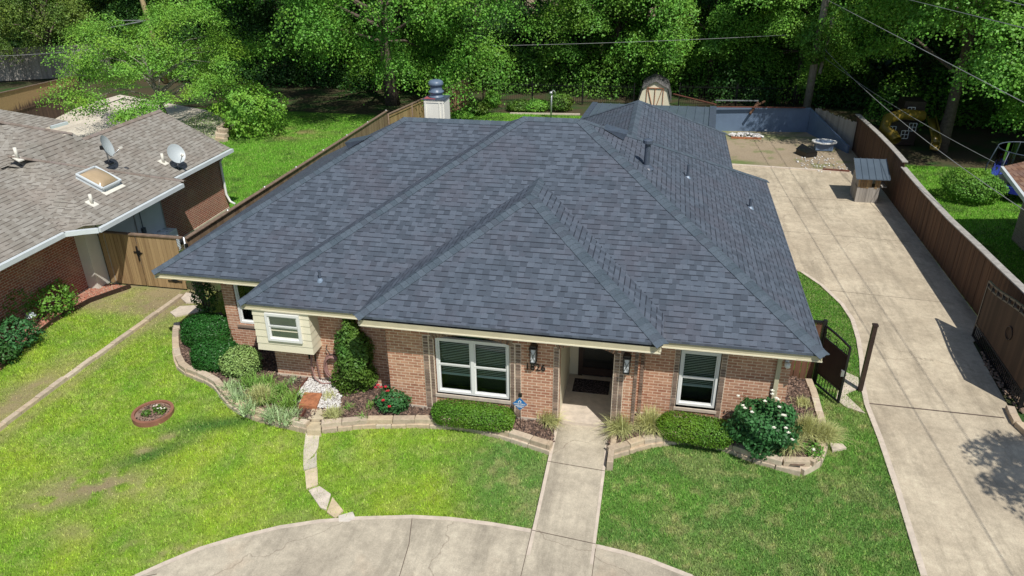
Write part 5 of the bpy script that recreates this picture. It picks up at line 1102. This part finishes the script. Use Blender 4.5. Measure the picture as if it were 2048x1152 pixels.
# trampoline
t = thing('trampoline', (14.9, 33.5, 0), 'round trampoline with safety net and blue skirt at the right edge', 'trampoline'); tc = (15.0, 33.4); R = 1.25
m = MB(); m.smooth = True
for z, rr in ((.62, R), (2.0, R*.95)): m.tube([(tc[0]+rr*cos(2*pi*i/28), tc[1]+rr*sin(2*pi*i/28), z) for i in range(29)], .02, 6, False)
for k in range(6): a = 2*pi*k/6+.5; m.tube([(tc[0]+R*1.15*cos(a), tc[1]+R*1.15*sin(a), 0), (tc[0]+R*1.12*cos(a), tc[1]+R*1.12*sin(a), 1.1), (tc[0]+R*.95*cos(a), tc[1]+R*.95*sin(a), 2.0)], .025, 6)
m.build('frame', M['flue'], t); m = MB(); N = 28; F2 = lambda i, r, z: (tc[0]+r*cos(2*pi*i/N), tc[1]+r*sin(2*pi*i/N), z)
for i in range(N): m.poly([F2(i, R*.95, .65), F2(i+1, R*.95, .65), F2(i+1, R*.93, 1.98), F2(i, R*.93, 1.98)])
m.build('net', M['net'], t); m = MB()
for i in range(N): m.poly([F2(i, R, .66), F2(i+1, R, .66), F2(i+1, R*.78, .67), F2(i, R*.78, .67)][::-1]); m.poly([F2(i, R*1.02, .4), F2(i+1, R*1.02, .4), F2(i+1, R*1.02, .66), F2(i, R*1.02, .66)])
m.build('skirt', M['blue'], t); m = MB(); m.poly([F2(i, R*.78, .655) for i in range(N)]); m.build('mat', M['black'], t)
# play house with slides
t = thing('playhouse', (12, 41, 0), 'dark wooden play tower with white framed windows and yellow slides in tree shade', 'playset')
m = MB(); m.box(11.5, 12.9, 41, 42.4, 0, 1.2); m.box(12.1, 13.1, 41.2, 42.4, 1.2, 2.2); m.build('tower', M['dkbrown'], t)
for (x, z) in ((11.3+.4, .75), (12.35, .55), (12.65, .95), (12.4, 1.75)):
    m = MB(); w_, h_ = .17, .2; y = 40.97
    for dx in (-w_, 0, w_): m.box(x+dx-.014, x+dx+.014, y, y+.02, z-h_, z+h_)
    for dz in (-h_, 0, h_): m.box(x-w_, x+w_, y-.004, y+.018, z+dz-.014, z+dz+.014)
    m.build('window_frame', M['white'], t)
m = MB(); m.smooth = True; sl0 = [atY(1862, 237, 40.9), atY(1868, 262, 40.2), atY(1872, 285, 39.6), atY(1868, 300, 39.2)]
for k in (-1, 1): m.tube([p+Vector((k*.2, 0, .12)) for p in sl0], .04, 6)
for a, c in zip(sl0[:-1], sl0[1:]): m.beam(a, c, .4, .03)
m.build('slide', M['yellow'], t)
m = MB(); m.smooth = True; pts = [atY(1845, 232, 41), atY(1805, 228, 40.6), atY(1775, 238, 40.2), atY(1768, 258, 39.8), atY(1785, 270, 39.5), atY(1792, 282, 39.2)]; m.tube(pts, .27, 14, False); m.build('tube_slide', M['yellow'], t)

# ================================================================ SMALL THINGS IN THE BEDS
# hose and faucet
t = thing('garden_hose', (-7.25, 14.3, 0), 'coiled mauve garden hose hanging on the brick wall behind the tall shrub', 'hose')
m = MB(); m.smooth = True; pts = []
for i in range(150): a = 2*pi*i/30; k = i/150; pts.append((-7.44+(.2+.025*sin(a*1.37))*cos(a)+.02*k, Y2-.07-.05*k-.02*sin(a*.5), .82-.06*k+(.3+.02*sin(a*.7))*sin(a)))
m.tube(pts, .022, 6); m.build('coil', M['hose'], t)
m = MB(); m.smooth = True; m.tube([(-7.95, Y2-.08, 1.12), (-7.98, Y2-.14, .8), (-7.9, Y2-.2, .45), (-7.7, Y2-.25, .36), (-7.4, Y2-.2, .38), (-7.25, Y2-.12, .5)], .02, 6); m.build('lead', M['hose'], t)
m = MB(); m.smooth = True; m.tube([(-7.55, Y2-.02, 1.35), (-7.55, Y2-.1, 1.3), (-7.45, Y2-.12, 1.15), (-7.3, Y2-.1, 1.15)], .012, 6); m.build('hook', M['black'], t)
t = thing('water_tap', (-7.95, Y2, 1.1), 'dark outdoor tap with splitter under the siding box', 'tap'); m = MB(); m.beam((-7.95, Y2, 1.18), (-7.95, Y2-.12, 1.18), .05); m.beam((-8.03, Y2-.1, 1.12), (-7.85, Y2-.1, 1.14), .04); m.beam((-8.02, Y2-.1, 1.12), (-8.02, Y2-.1, .95), .035); m.beam((-7.86, Y2-.1, 1.14), (-7.86, Y2-.1, .9), .035); m.build('valve', M['black'], t); m = MB(); m.beam((-7.84, Y2-.1, .95), (-7.82, Y2-.08, .4), .025); m.build('pipe', M['hose'], t)
# security sign
t = thing('yard_sign', (-2.56, 13.35, .3), 'small blue diamond yard sign with white lettering beside the boxwood hedge', 'sign'); m = MB(); m.beam((-2.56, 13.37, .25), (-2.56, 13.37, 1.2), .022, .012); m.box(-2.6, -2.52, 13.35, 13.4, 1.18, 1.26); m.build('stake', M['black'], t)
m = MB(); c = Vector((-2.565, 13.35, 1.0)); w_ = .165; tl = Vector((0, -.12, 0)); 
m.add([c+Vector((-w_, 0, 0)), c+Vector((0, 0, -w_)), c+Vector((w_, 0, 0)), c+Vector((0, 0, w_)), c+Vector((-w_, .01, 0)), c+Vector((0, .01, -w_)), c+Vector((w_, .01, 0)), c+Vector((0, .01, w_))], [(0, 1, 2, 3), (7, 6, 5, 4), (0, 4, 5, 1), (1, 5, 6, 2), (2, 6, 7, 3), (3, 7, 4, 0)]); pl = m.build('panel', M['sign_blue'], t)
m = MB(); y = 13.345
for (x0, x1, z) in ((-.1, .1, -.055), (-.06, .06, -.085)): m.box(c.x+x0, c.x+x1, y, y+.003, c.z+z, c.z+z+.012)
m.beam((c.x-.035, y, c.z+.06), (c.x, y, c.z+.1), .004, .014); m.beam((c.x, y, c.z+.1), (c.x+.035, y, c.z+.06), .004, .014); m.box(c.x-.028, c.x-.015, y-.001, y+.002, c.z+.03, c.z+.065); m.box(c.x+.015, c.x+.028, y-.001, y+.002, c.z+.03, c.z+.065); m.build('print', M['white'], pl)
text('lettering', 'WESTERN', .058, M['white'], pl, (c.x-.135, y, c.z-.022), ext=.002)
m = MB(); m.box(-8.02, -7.95, 13.35, 13.42, .33, .40); m.beam((-7.98, 13.38, .4), (-7.9, 13.42, .5), .03); tag(m.build('spot_lamp', M['black']), 'tiny black garden spotlight on the white gravel', 'lamp')
# siding edge near right: curb of the far right bed
m = MB(); block_row(m, gp([(2018, 822), (2030, 850), (2048, 872), (2075, 890)]), .4, .18, 0, .16, seed=4); tag(m.build('bed_edging', M['stone']), 'pale stone edging at the right frame edge below the gate', 'edging')

# ================================================================ VEGETATION
def unit(v): return v/np.maximum(np.linalg.norm(v, axis=1), 1e-6)[:, None]
def leafquads(P, N, s, asp=.6):
    """one folded diamond leaf per point"""
    n = len(P); N = unit(N); a = unit(np.cross(N, rng.normal(size=(n, 3)))); b_ = np.cross(N, a); s = np.asarray(s).reshape(-1, 1)*np.ones((n, 1))
    V = np.stack([P-a*s*.5, P-b_*s*.5*asp+N*s*.06, P+a*s*.5-N*s*.1, P+b_*s*.5*asp+N*s*.06], 1).reshape(-1, 3)
    return V, np.arange(4*n).reshape(-1, 4)
def crown_pts(R, Hh, zc, nc, per, seed, droop=.35, flat=.55, cr=.2, low=-.75, lop=(0, 0)):
    g = np.random.default_rng(seed); d = unit(g.normal(size=(nc*3, 3))); d = d[d[:, 2] > low][:nc]; nc = len(d)
    lob = 1+.28*np.sin(d[:, 0]*4+seed)*np.cos(d[:, 1]*3.3+seed*2)+.15*g.normal(size=nc)*.6
    r = (.62+.38*g.random(nc)**.6)*lob; C = d*r[:, None]*np.array([R, R, Hh/2])+np.array([lop[0], lop[1], zc])
    cs = R*cr*g.uniform(.6, 1.4, nc); pts = []; nor = []; 
    for c, s_, dd in zip(C, cs, d):
        k = int(per*(s_/(R*cr))**1.3)+4; p = g.normal(size=(k, 3)); rad = np.linalg.norm(p, axis=1); p = p/rad[:, None]*(g.random(k)**.45)[:, None]*s_; p[:, 2] = np.abs(p[:, 2])*flat*1.3-.1*s_+g.normal(0, .07*s_, k)
        out = np.array([dd[0], dd[1], 0]); p += out*np.abs(p[:, :1])*.25; p[:, 2] -= droop*(p[:, 0]**2+p[:, 1]**2)/max(s_, .1)*.75; pts.append(p+c)
        nor.append(np.array([0, 0, .75])+dd*.5+g.normal(size=(k, 3))*.5+unit(p)*.35)
    return np.concatenate(pts), np.concatenate(nor), C
def tree_mesh(name, loc, R, Hh, zc, nc, per, leaf, seed, mat, label, trunk_r=.25, lean=(0, 0), bark='bark', group=None, cat='tree', droop=.35, cr=.2, flat=.55, low=-.75, fork=True, lop=(0, 0)):
    nc = int(nc*.62); per = int(per*3.6); leaf *= .58; cr *= 1.2
    t = thing(name, loc, label, cat, group); P, N, C = crown_pts(R, Hh, zc, nc, per, seed, droop, flat, cr, low, lop); g = np.random.default_rng(seed+5)
    keep = P[:, 2] > .15; P = P[keep]; N = N[keep]
    V, F = leafquads(P+np.array(loc), N, leaf*g.uniform(.6, 1.3, len(P)), .7); np_mesh('crown', V, F, L[mat], t)
    m = MB(); m.smooth = True; o = Vector(loc); ht = zc+Hh*.15; nseg = 6
    tr = [o+Vector((lean[0]*(i/nseg)**1.2+.08*sin(i*1.7+seed)*R*.1, lean[1]*(i/nseg), ht*i/nseg-.1*(i == 0))) for i in range(nseg+1)]
    m.tube(tr, [trunk_r*(1.25 if i == 0 else 1-.65*i/nseg) for i in range(nseg+1)], 9)
    idx = g.permutation(len(C))[:min(26, len(C))]
    for k in idx:
        c = o+Vector(C[k]); f = min(.95, max(.3, (C[k][2]/max(ht, .1))*.65)); i = int(f*nseg); b0 = tr[i]+(tr[min(i+1, nseg)]-tr[i])*(f*nseg-i)
        mid = b0+(c-b0)*.55+Vector((0, 0, .12*(c-b0).length)); r0 = trunk_r*.32*(1.1-f*.5); m.tube([b0, mid, c], [r0, r0*.6, r0*.2], 5, False)
    m.build('trunk', M[bark], t); return t
def clone(src, loc, rz, sc, label, group=None):
    c = copy_tree(src); c.location = loc; c.rotation_euler = (0, 0, rz); c.scale = (sc, sc, sc*random.uniform(.92, 1.1)); c['label'] = label
    if group: c['group'] = group
    elif 'group' in c: del c['group']
    return c
T = []
# the big elm with hanging boughs, behind the left yard
tree_mesh('elm_tree', (-17.2, 46.0, 0), 8.2, 17.5, 10.0, 320, 240, .23, 21, 'elm', 'huge elm with hanging boughs and thick trunk left of the chimney', .42, (-.6, .3), 'bark', droop=1.1, cr=.16, low=-.97, lop=(.3, -1.5))
tree_mesh('shade_tree', (-27.6, 37.6, 0), 4.5, 6.0, 3.7, 120, 200, .17, 33, 'maple', 'bright green spreading tree over the patio beside the slim pole', .16, (-.9, 0), 'bark_pale', droop=.25, cr=.2, low=-.62)
tree_mesh('willow_tree', (-46, 50.5, 0), 6.2, 11, 6.8, 170, 240, .2, 44, 'willow', 'olive green feathery tree at the far left above the grey fence', .3, (.8, 0), droop=1.1, cr=.18, low=-.9)
tree_mesh('pecan_tree', (13.9, 40.2, 0), 7., 14, 9.4, 240, 240, .24, 57, 'elm', 'large tree with forked trunk beside the playhouse slides', .3, (.5, .4), 'bark', droop=.5, cr=.17, low=-.7, lop=(1.5, 1.))
protoA = tree_mesh('oak_tree', (-3.4, 53.5, 0), 5.4, 16, 8.6, 230, 220, .25, 61, 'oak', 'oak with sunlit top behind the iron fence, above the bird feeder post', .26, droop=.6, cr=.2, low=-.97)
protoB = tree_mesh('elm_tree', (3.0, 53., 0), 5.2, 16, 8.6, 220, 230, .24, 73, 'elm', 'bright elm rising right behind the cream garden shed', .24, droop=.7, cr=.2, low=-.97)
protoC = tree_mesh('dark_tree', (-27, 53.5, 0), 5.8, 17, 9.4, 190, 220, .26, 81, 'dark', 'dark shaded tree between the slim pole and the huge elm', .3, droop=.5, cr=.2, low=-.85)
protoD = tree_mesh('hackberry_tree', (8.4, 51.0, 0), 4.6, 15, 8.2, 190, 230, .22, 95, 'maple', 'yellowish green tree left of the tall grey utility pole', .22, droop=.6, cr=.21, low=-.97)
spots = [(protoC, (-37, 56, 0), 1, 1.0, 'dark tree directly behind the slim tan pole'), (protoA, (-55, 60, 0), 2, 1.1, 'tree behind the olive feathery tree at far left'), (protoC, (-21, 58, 0), 3, 1.05, 'dark tree behind the huge elm, to its left'),
 (protoC, (-14.2, 56.5, 0), 4, .85, 'dark narrow tree right behind the chimney'), (protoB, (-1.8, 57.5, 0), 5, .95, 'elm behind the gap left of the garden shed'), (protoC, (5, 58.5, 0), 1.4, .95, 'dark tree filling the gap behind the blue wall'),
 (protoA, (11.5, 53.5, 0), 2.2, .95, 'oak just right of the tall grey utility pole'), (protoC, (17.5, 50, 0), .5, 1., 'dark tree behind the playhouse'), (protoA, (21.5, 45, 0), 3.3, 1., 'oak overhanging the right frame edge behind the trampoline'),
 (protoB, (19, 39.5, 0), 4.1, .85, 'elm standing right beside the trampoline'), (protoC, (26, 52, 0), 1.9, 1.15, 'dark tree at the far upper right corner'), (protoA, (-46, 66, 0), 4.8, 1.2, 'tall tree in the far upper left corner')]
for src, loc, rz, sc, lab in spots: clone(src, loc, rz, sc, lab)
# undergrowth and the wood beyond
def bushes(name, spots, leaf, mat, per, label, cat='undergrowth', kind='stuff'):
    Pp = []; Nn = []
    for (x, y, r, h) in spots:
        k = int(per*r*r); d = unit(rng.normal(size=(k, 3))); d[:, 2] = np.abs(d[:, 2]); rr = (.6+.45*rng.random(k)**.5)*(1+.22*np.sin(d[:, 0]*7+x)*np.cos(d[:, 1]*6+y)); Pp.append(d*rr[:, None]*np.array([r, r, h])+np.array([x, y, 0])); Nn.append(d+rng.normal(size=(k, 3))*.6+np.array([0, 0, .4]))
    P = np.concatenate(Pp); N = np.concatenate(Nn); V, F = leafquads(P, N, leaf*rng.uniform(.6, 1.3, len(P)), .7); return tag(np_mesh(name, V, F, L[mat]), label, cat, kind=kind)
sp = [(random.uniform(-75, 45), random.uniform(60, 66), random.uniform(2.5, 4.5), random.uniform(3, 6)) for i in range(34)]+[(random.uniform(-85, 55), random.uniform(68, 78), random.uniform(4, 6), random.uniform(7, 11)) for i in range(44)]
sp = [s for s in sp if not (-15 < s[0]*60/s[1] < 1 and s[3] > 5.0)]
bushes('woodland', sp, .42, 'dark', 210, 'dark far wood closing the view behind the gardens', 'woodland')
sp = [(x+random.uniform(-.6, .6), 50.5+random.uniform(-1, 1), random.uniform(1., 1.8), random.uniform(1.2, 2.4)) for x in range(-34, -13, 2)]+[(x, 49.8+random.uniform(0, 2), 1.2, random.uniform(1.3, 2.4)) for x in (4, 6, 10, 12, 15, 17, 19)]
bushes('understorey', sp, .18, 'dark', 620, 'dark shrubs in the shade under the rear trees')
sp = [(-13+i*1.35+random.uniform(-.5, .5), 52+random.uniform(-.8, 2), random.uniform(1.2, 2.1), random.uniform(1.8, 4.4)) for i in range(20)]+[(-38+i*2.1, 53+random.uniform(-1, 1.5), random.uniform(1.3, 2.2), random.uniform(2, 4.5)) for i in range(12)]+[(13+i*2., 46.5+random.uniform(-1, 1), random.uniform(1.3, 2.), random.uniform(1.5, 3.5)) for i in range(7)]
bushes('understorey', sp, .17, 'oak', 620, 'leafy saplings and vines between the trunks of the rear trees')
# distant beige building
t = thing('beige_building', (-15, 84, 0), 'long beige building glimpsed between the trees at top centre', 'building'); m = MB(); m.box(-32, 4, 84, 96, 0, 8); m.build('wall', M['beige'], t); m = MB(); m.box(-32.2, 4.2, 83.9, 83.98, 3.4, 3.75); m.box(-32.2, 4.2, 83.9, 83.98, 6.2, 6.5); m.build('band', M['cap_brown'], t)
# shrubs built one by one
def shrub(name, c, r, h, n, leaf, mat, label, cat='shrub', seed=1, lump=.24, pw=2.0, squash=1., stem=True, asp=.65, cone=0, inner=.7, group=None, rot=0.):
    """superellipsoid of leaves; r may be (rx, ry)"""
    rx, ry = r if isinstance(r, tuple) else (r, r); g = np.random.default_rng(seed); x, y, z0 = c; t = thing(name, c, label, cat, group)
    d = unit(g.normal(size=(n, 3))); e = (np.abs(d)**pw).sum(1)**(-1/pw); p = d*e[:, None]
    k = g.random(n); rr = np.where(k < .75, 1-.10*g.random(n), inner+(1-inner)*g.random(n)); lm = 1+lump*(np.sin(d[:, 0]*5+seed)*np.sin(d[:, 1]*5.5+seed*1.3)*.6+np.sin(d[:, 2]*7+d[:, 0]*4+seed)*.5)
    p = p*(rr*lm)[:, None]; hz = (p[:, 2]+1)/2
    if cone: s = 1-cone*np.clip(hz, 0, 1)**1.1; p[:, 0] *= s; p[:, 1] *= s
    px = p[:, 0]*rx; py = p[:, 1]*ry; P = np.stack([px*cos(rot)-py*sin(rot), px*sin(rot)+py*cos(rot), hz*h], 1)+g.normal(size=(n, 3))*leaf*.35; k = P[:, 2] > .02
    N = d*1.+g.normal(size=(n, 3))*.55+np.array([0, 0, .35]); V, F = leafquads((P+np.array(c))[k], N[k], (leaf*g.uniform(.7, 1.25, n))[k], asp); np_mesh('foliage', V, F, L[mat], t)
    m = MB(); m.smooth = True
    for i in range(6): a = i*1.05+seed; m.tube([(x+.03*cos(a), y+.03*sin(a), z0-.03), (x+rx*.35*cos(a), y+ry*.35*sin(a), z0+h*.45), (x+rx*.6*cos(a)*(1-cone*.5), y+ry*.6*sin(a)*(1-cone*.5), z0+h*.75)], [.02, .013, .006], 5, False)
    m.build('stem', M['bark'], t); return t
def flowers(t, pts, s, mat, petals=6):
    for p in pts:
        m = MB(); p = Vector(p)
        for i in range(petals):
            a = 2*pi*i/petals+random.random(); u = Vector((cos(a), sin(a), .35)); v = Vector((-sin(a), cos(a), 0)); m.add([p, p+u*s*.6-v*s*.35, p+u*s+Vector((0, 0, s*.1)), p+u*s*.6+v*s*.35], [(0, 1, 2, 3)])
        for i in range(petals):
            a = 2*pi*i/petals+random.random(); u = Vector((cos(a), sin(a), 1.2)); v = Vector((-sin(a), cos(a), 0)); m.add([p, p+u*s*.35-v*s*.25, p+u*s*.55, p+u*s*.35+v*s*.25], [(0, 1, 2, 3)])
        m.build('flower', L[mat], t)
shrub('boxwood_hedge', (-3.65, 13.37, .28), (.94, .26), .5, 15000, .042, 'box', 'trimmed boxwood hedge under the double window', 'hedge', 3, .03, 5, inner=.9)
shrub('boxwood_hedge', (1.27, 13.74, .28), (.80, .31), .54, 14000, .042, 'box', 'trimmed boxwood hedge under the single right window', 'hedge', 4, .06, 4, inner=.9, rot=-.08)
c = at(400, 668, .75); shrub('round_shrub', (c.x, c.y+.38, .2), (.74, .55), .85, 14000, .05, 'deep', 'dark green clipped mound shrub nearest the left side gate', 'shrub', 6, .05, 2.6, inner=.9)
c = at(413, 715, .7); shrub('round_shrub', (c.x+.05, c.y+.3, .2), (.6, .46), .82, 12000, .05, 'deep', 'dark green clipped mound shrub in front, nearer the curving stone wall', 'shrub', 7, .05, 2.6, inner=.9)
c = at(480, 745, .35); shrub('variegated_shrub', (c.x, c.y+.1, .25), (.52, .45), .72, 5200, .06, 'varieg', 'light grey green bushy shrub left of the siding box', 'shrub', 8, .12, 2.2)
hs = at(714, 782, .33); shrub('holly_shrub', (hs.x-.02, hs.y+.1, .28), (.55, .45), 2.0, 9500, .075, 'holly', 'tall irregular conical evergreen shrub against the brick wall by the hose', 'shrub', 9, .42, 2.0, cone=.6, inner=.4)
c = at(785, 820, .33); rr = shrub('rose_bush', (c.x, c.y+.05, .28), (.36, .3), .55, 2200, .06, 'rose', 'small rose bush with pink and red blooms in the brown mulch', 'shrub', 10, .3, 2.)
flowers(rr, [(c.x-.3+.09*i, c.y-.1+.06*(i % 3), .98+.05*(i % 4)-.07*i) for i in range(6)]+[(c.x-.25, c.y-.1, 1.05), (c.x+.05, c.y-.28, .62), (c.x-.1, c.y-.25, .75)], .05, 'petal_r')
c = at(1530, 870, .33); wr_ = shrub('rose_bush', (2.68, 13.72, .28), (.66, .52), 1.15, 7000, .085, 'rose', 'big dark leaved rose bush with white blooms before the downspout', 'shrub', 12, .34, 2.1, inner=.45)
flowers(wr_, [atY(px, py, yy+.17) for px, py, yy in ((1553, 797, 13.25), (1545, 789, 13.3), (1557, 800, 13.2), (1486, 812, 13.1), (1490, 817, 13.1), (1504, 825, 13.0), (1477, 793, 13.2), (1545, 782, 13.4), (1559, 815, 13.05), (1570, 832, 12.98), (1577, 866, 12.9), (1548, 856, 12.9), (1572, 857, 12.9), (1585, 880, 12.9), (1566, 831, 12.95), (1530, 803, 13.1))], .046, 'petal_w')
# grasses: arching ribbons
def tuft(name, c, n, ln, wd, mat, label, spread=.9, sag=.9, seed=1, cat='ornamental grass', group=None, base=.08, dirb=(0, 0)):
    g = np.random.default_rng(seed); t = thing(name, c, label, cat, group); a = g.uniform(0, 2*pi, n); l = ln*g.uniform(.55, 1.1, n); out = spread*g.uniform(.15, 1, n); K = 5
    b0 = np.stack([c[0]+g.normal(0, base, n), c[1]+g.normal(0, base, n), np.full(n, c[2])], 1); pts = []
    dx = np.cos(a)+dirb[0]; dy = np.sin(a)+dirb[1]
    for k in range(K+1):
        s = k/K; r = l*out*(s**1.3); z = l*(s*(1.05-.25*out)-sag*out*s*s*.75); pts.append(np.stack([b0[:, 0]+dx*r, b0[:, 1]+dy*r, np.maximum(b0[:, 2]+z, c[2]-.12)], 1))
    side = np.stack([-np.sin(a), np.cos(a), np.zeros(n)], 1); V = []
    for k in range(K+1): w_ = wd*(1-.85*(k/K)**1.5)/2; V += [pts[k]-side*w_, pts[k]+side*w_]
    V = np.stack(V, 1).reshape(-1, 3); o = (np.arange(n)*(2*(K+1)))[:, None, None]; F = np.array([[2*k, 2*k+1, 2*k+3, 2*k+2] for k in range(K)])[None]+o
    np_mesh('blades', V, F.reshape(-1, 4), L[mat], t); return t
fg = 'feathery grass clumps'
for i, (px, py, s, lab, db) in enumerate([(1243, 868, 1., 'feathery blond grass clump right beside the walkway', (-.2, -.3)), (1298, 862, 1.05, 'feathery blond grass clump left of the right hedge', (.1, -.3)), (1575, 898, 1.05, 'feathery blond grass clump spilling over the right stone wall', (-.1, -.3)), (1610, 876, 1., 'feathery blond grass clump right below the white rose', (.3, 0)), (1645, 882, .9, 'feathery blond grass clump at the right end of the bed', (.4, -.2)),
    (1095, 848, .75, 'sparse feathery grass clump at the left edge of the walkway', (.4, -.4)), (1060, 828, .6, 'sparse feathery grass tuft behind the blue yard sign', (.5, .1)), (520, 805, .85, 'reddish green feathery clump among the striped grasses', (0, -.1)), (664, 838, .5, 'small feathery tuft beside the rusty paver', (0, 0)), (655, 800, .35, 'tiny feathery tuft in the white gravel', (0, 0)), (1607, 815, .4, 'tiny grass tuft in the black mulch by the right fence', (0, 0))]):
    c = at(px, py, .3); tuft('feather_grass', (c.x, c.y+.1, .28), int(900*s), .66*s, .014, 'feather', lab, .75, 1.1, 40+i, group=fg, dirb=db)
st = [(478, 800), (500, 822), (545, 835), (465, 780), (575, 815), (530, 770), (560, 785), (520, 790), (500, 770), (590, 800), (540, 805), (575, 840)]
for i, (px, py) in enumerate(st):
    c = at(px, py, .3); strp = i in (0, 1, 2, 3, 11); tuft('striped_grass' if strp else 'strap_grass', (c.x, c.y, .28), 150, .42, .02, 'liriope' if strp else 'strap', 'clump of %s in the left flower bed' % ('white striped grass spilling over the stone wall' if strp else 'broad green strap leaved grass'), .95, .8, 60+i, group='striped grass clumps' if strp else 'green strap grass clumps', base=.1)
for i, (px, py, lab) in enumerate([(585, 765, 'small striped grass tuft near the brick wall base'), (590, 828, 'small striped grass tuft by the rusty strip'), (697, 818, 'small green grass tuft right of the gravel'), (728, 838, 'small green grass tuft nearest the middle stone wall'), (742, 815, 'small green grass tuft left of the red rose')]):
    c = at(px, py, .3); tuft('grass_tuft', (c.x, c.y, .28), 45, .26, .016, 'liriope' if i < 2 else 'strap', lab, .9, .8, 80+i, base=.04)
# planter ring plants
for i, (dx, dy, lab) in enumerate(((.05, .12, 'small leafy plant at the back of the ring planter'), (.2, .05, 'small plant with white blooms in the ring planter'), (-.1, -.1, 'small leafy plant at the front of the ring planter'))):
    p = shrub('bedding_plant', (RINGC.x+dx, RINGC.y+dy, .14), .1, .13, 140, .045, 'lime', lab, 'plant', 20+i, .2); 
    if i < 2: flowers(p, [(RINGC.x+dx+.05*k-.04, RINGC.y+dy-.05+.04*(k % 2), .29) for k in range(4 if i else 2)], .028, 'petal_w')
c = at(1632, 905, .33); p = shrub('bedding_plant', (c.x-.08, c.y, .28), .22, .24, 420, .06, 'oak', 'low leafy plant with one white bloom at the right tip of the bed', 'plant', 25, .3); flowers(p, [(c.x-.1, c.y-.16, .5)], .05, 'petal_w')
# shrubs along the neighbour's wall
for i, (px, py, r, h, mat, lab) in enumerate([(112, 628, .68, 1.0, 'oak', 'dark green shrub right of the grey pedestal'), (35, 700, .62, .95, 'rose', 'dark leafy shrub in front of the grey pedestal'), (8, 660, .9, 1.35, 'lime', 'bright lime green shrub at the left frame edge'), (45, 640, .55, .9, 'maple', 'yellow green shrub behind the grey pedestal'), (-10, 600, 1.15, 2.0, 'oak', 'tall shrub against the red brick wall at the left frame edge'), (0, 725, .5, .6, 'dark', 'low dark shrub at the lower left bed end')]):
    c = at(px, py); shrub('garden_shrub', (c.x, c.y, 0), r, h, int(2600*r), .085, mat, lab, 'shrub', 30+i, .28, 2.)
# back garden plants
c = at(508, 268); shrub('back_shrub', (c.x, c.y, 0), 1.75, 2.7, 6500, .15, 'maple', 'large loose shrub right of the patio stone wall', 'shrub', 41, .42, 2.1, inner=.3)
c = at(1938, 400); shrub('round_bush', (c.x, c.y, 0), (1.15, 1.0), 1.25, 6500, .09, 'oak', 'round bush on the bright turf beyond the right fence', 'shrub', 42, .12, 2.2)
for i, (px, py, r, h, lab) in enumerate([(955, 228, .75, .7, 'low fern like plant at the end of the chimney side fence'), (985, 215, .5, 1.0, 'taller pale plant near the far fence corner'), (1040, 222, .8, .6, 'low leafy plant left in the rear garden bed'), (1072, 222, .8, .65, 'low leafy plant right in the rear garden bed'), (1122, 222, .7, 1.1, 'leafy bush right of the bird feeder post'), (925, 240, .6, .5, 'low plant beside the chimney')]):
    c = at(px, py); shrub('garden_plant', (c.x, c.y, 0), r, h, 1600, .12, 'elm' if i % 2 else 'lime', lab, 'plant', 50+i, .25)
m = MB(); a, c = at(1020, 228), at(1160, 230); m.beam((a.x, a.y, .04), (c.x, c.y, .04), .1, .1); tag(m.build('bed_edging', M['edge']), 'pale edging stones along the rear garden bed', 'edging')
c = at(402, 560, 1.9); shrub('hanging_plant', (c.x, c.y, .9), .33, 1.0, 900, .07, 'dark', 'dark leafy plant in the shade under the left eave', 'plant', 66, .3)
c = atY(1612, 150, 46); shrub('ivy', (8.3, 46.2, 3.1), 1.0, 2.4, 2600, .14, 'oak', 'ivy mass climbing the tall grey utility pole', 'climbing plant', 67, .35, 2.)
# overhanging branches outside the frame throw the dappled shade at the lower right
tree_mesh('street_tree', (13.1, 10.3, 0), 2.5, 3.0, 6.6, 70, 110, .2, 77, 'oak', 'tree just outside the frame shading the lower right driveway', .25, droop=.4, cr=.2)
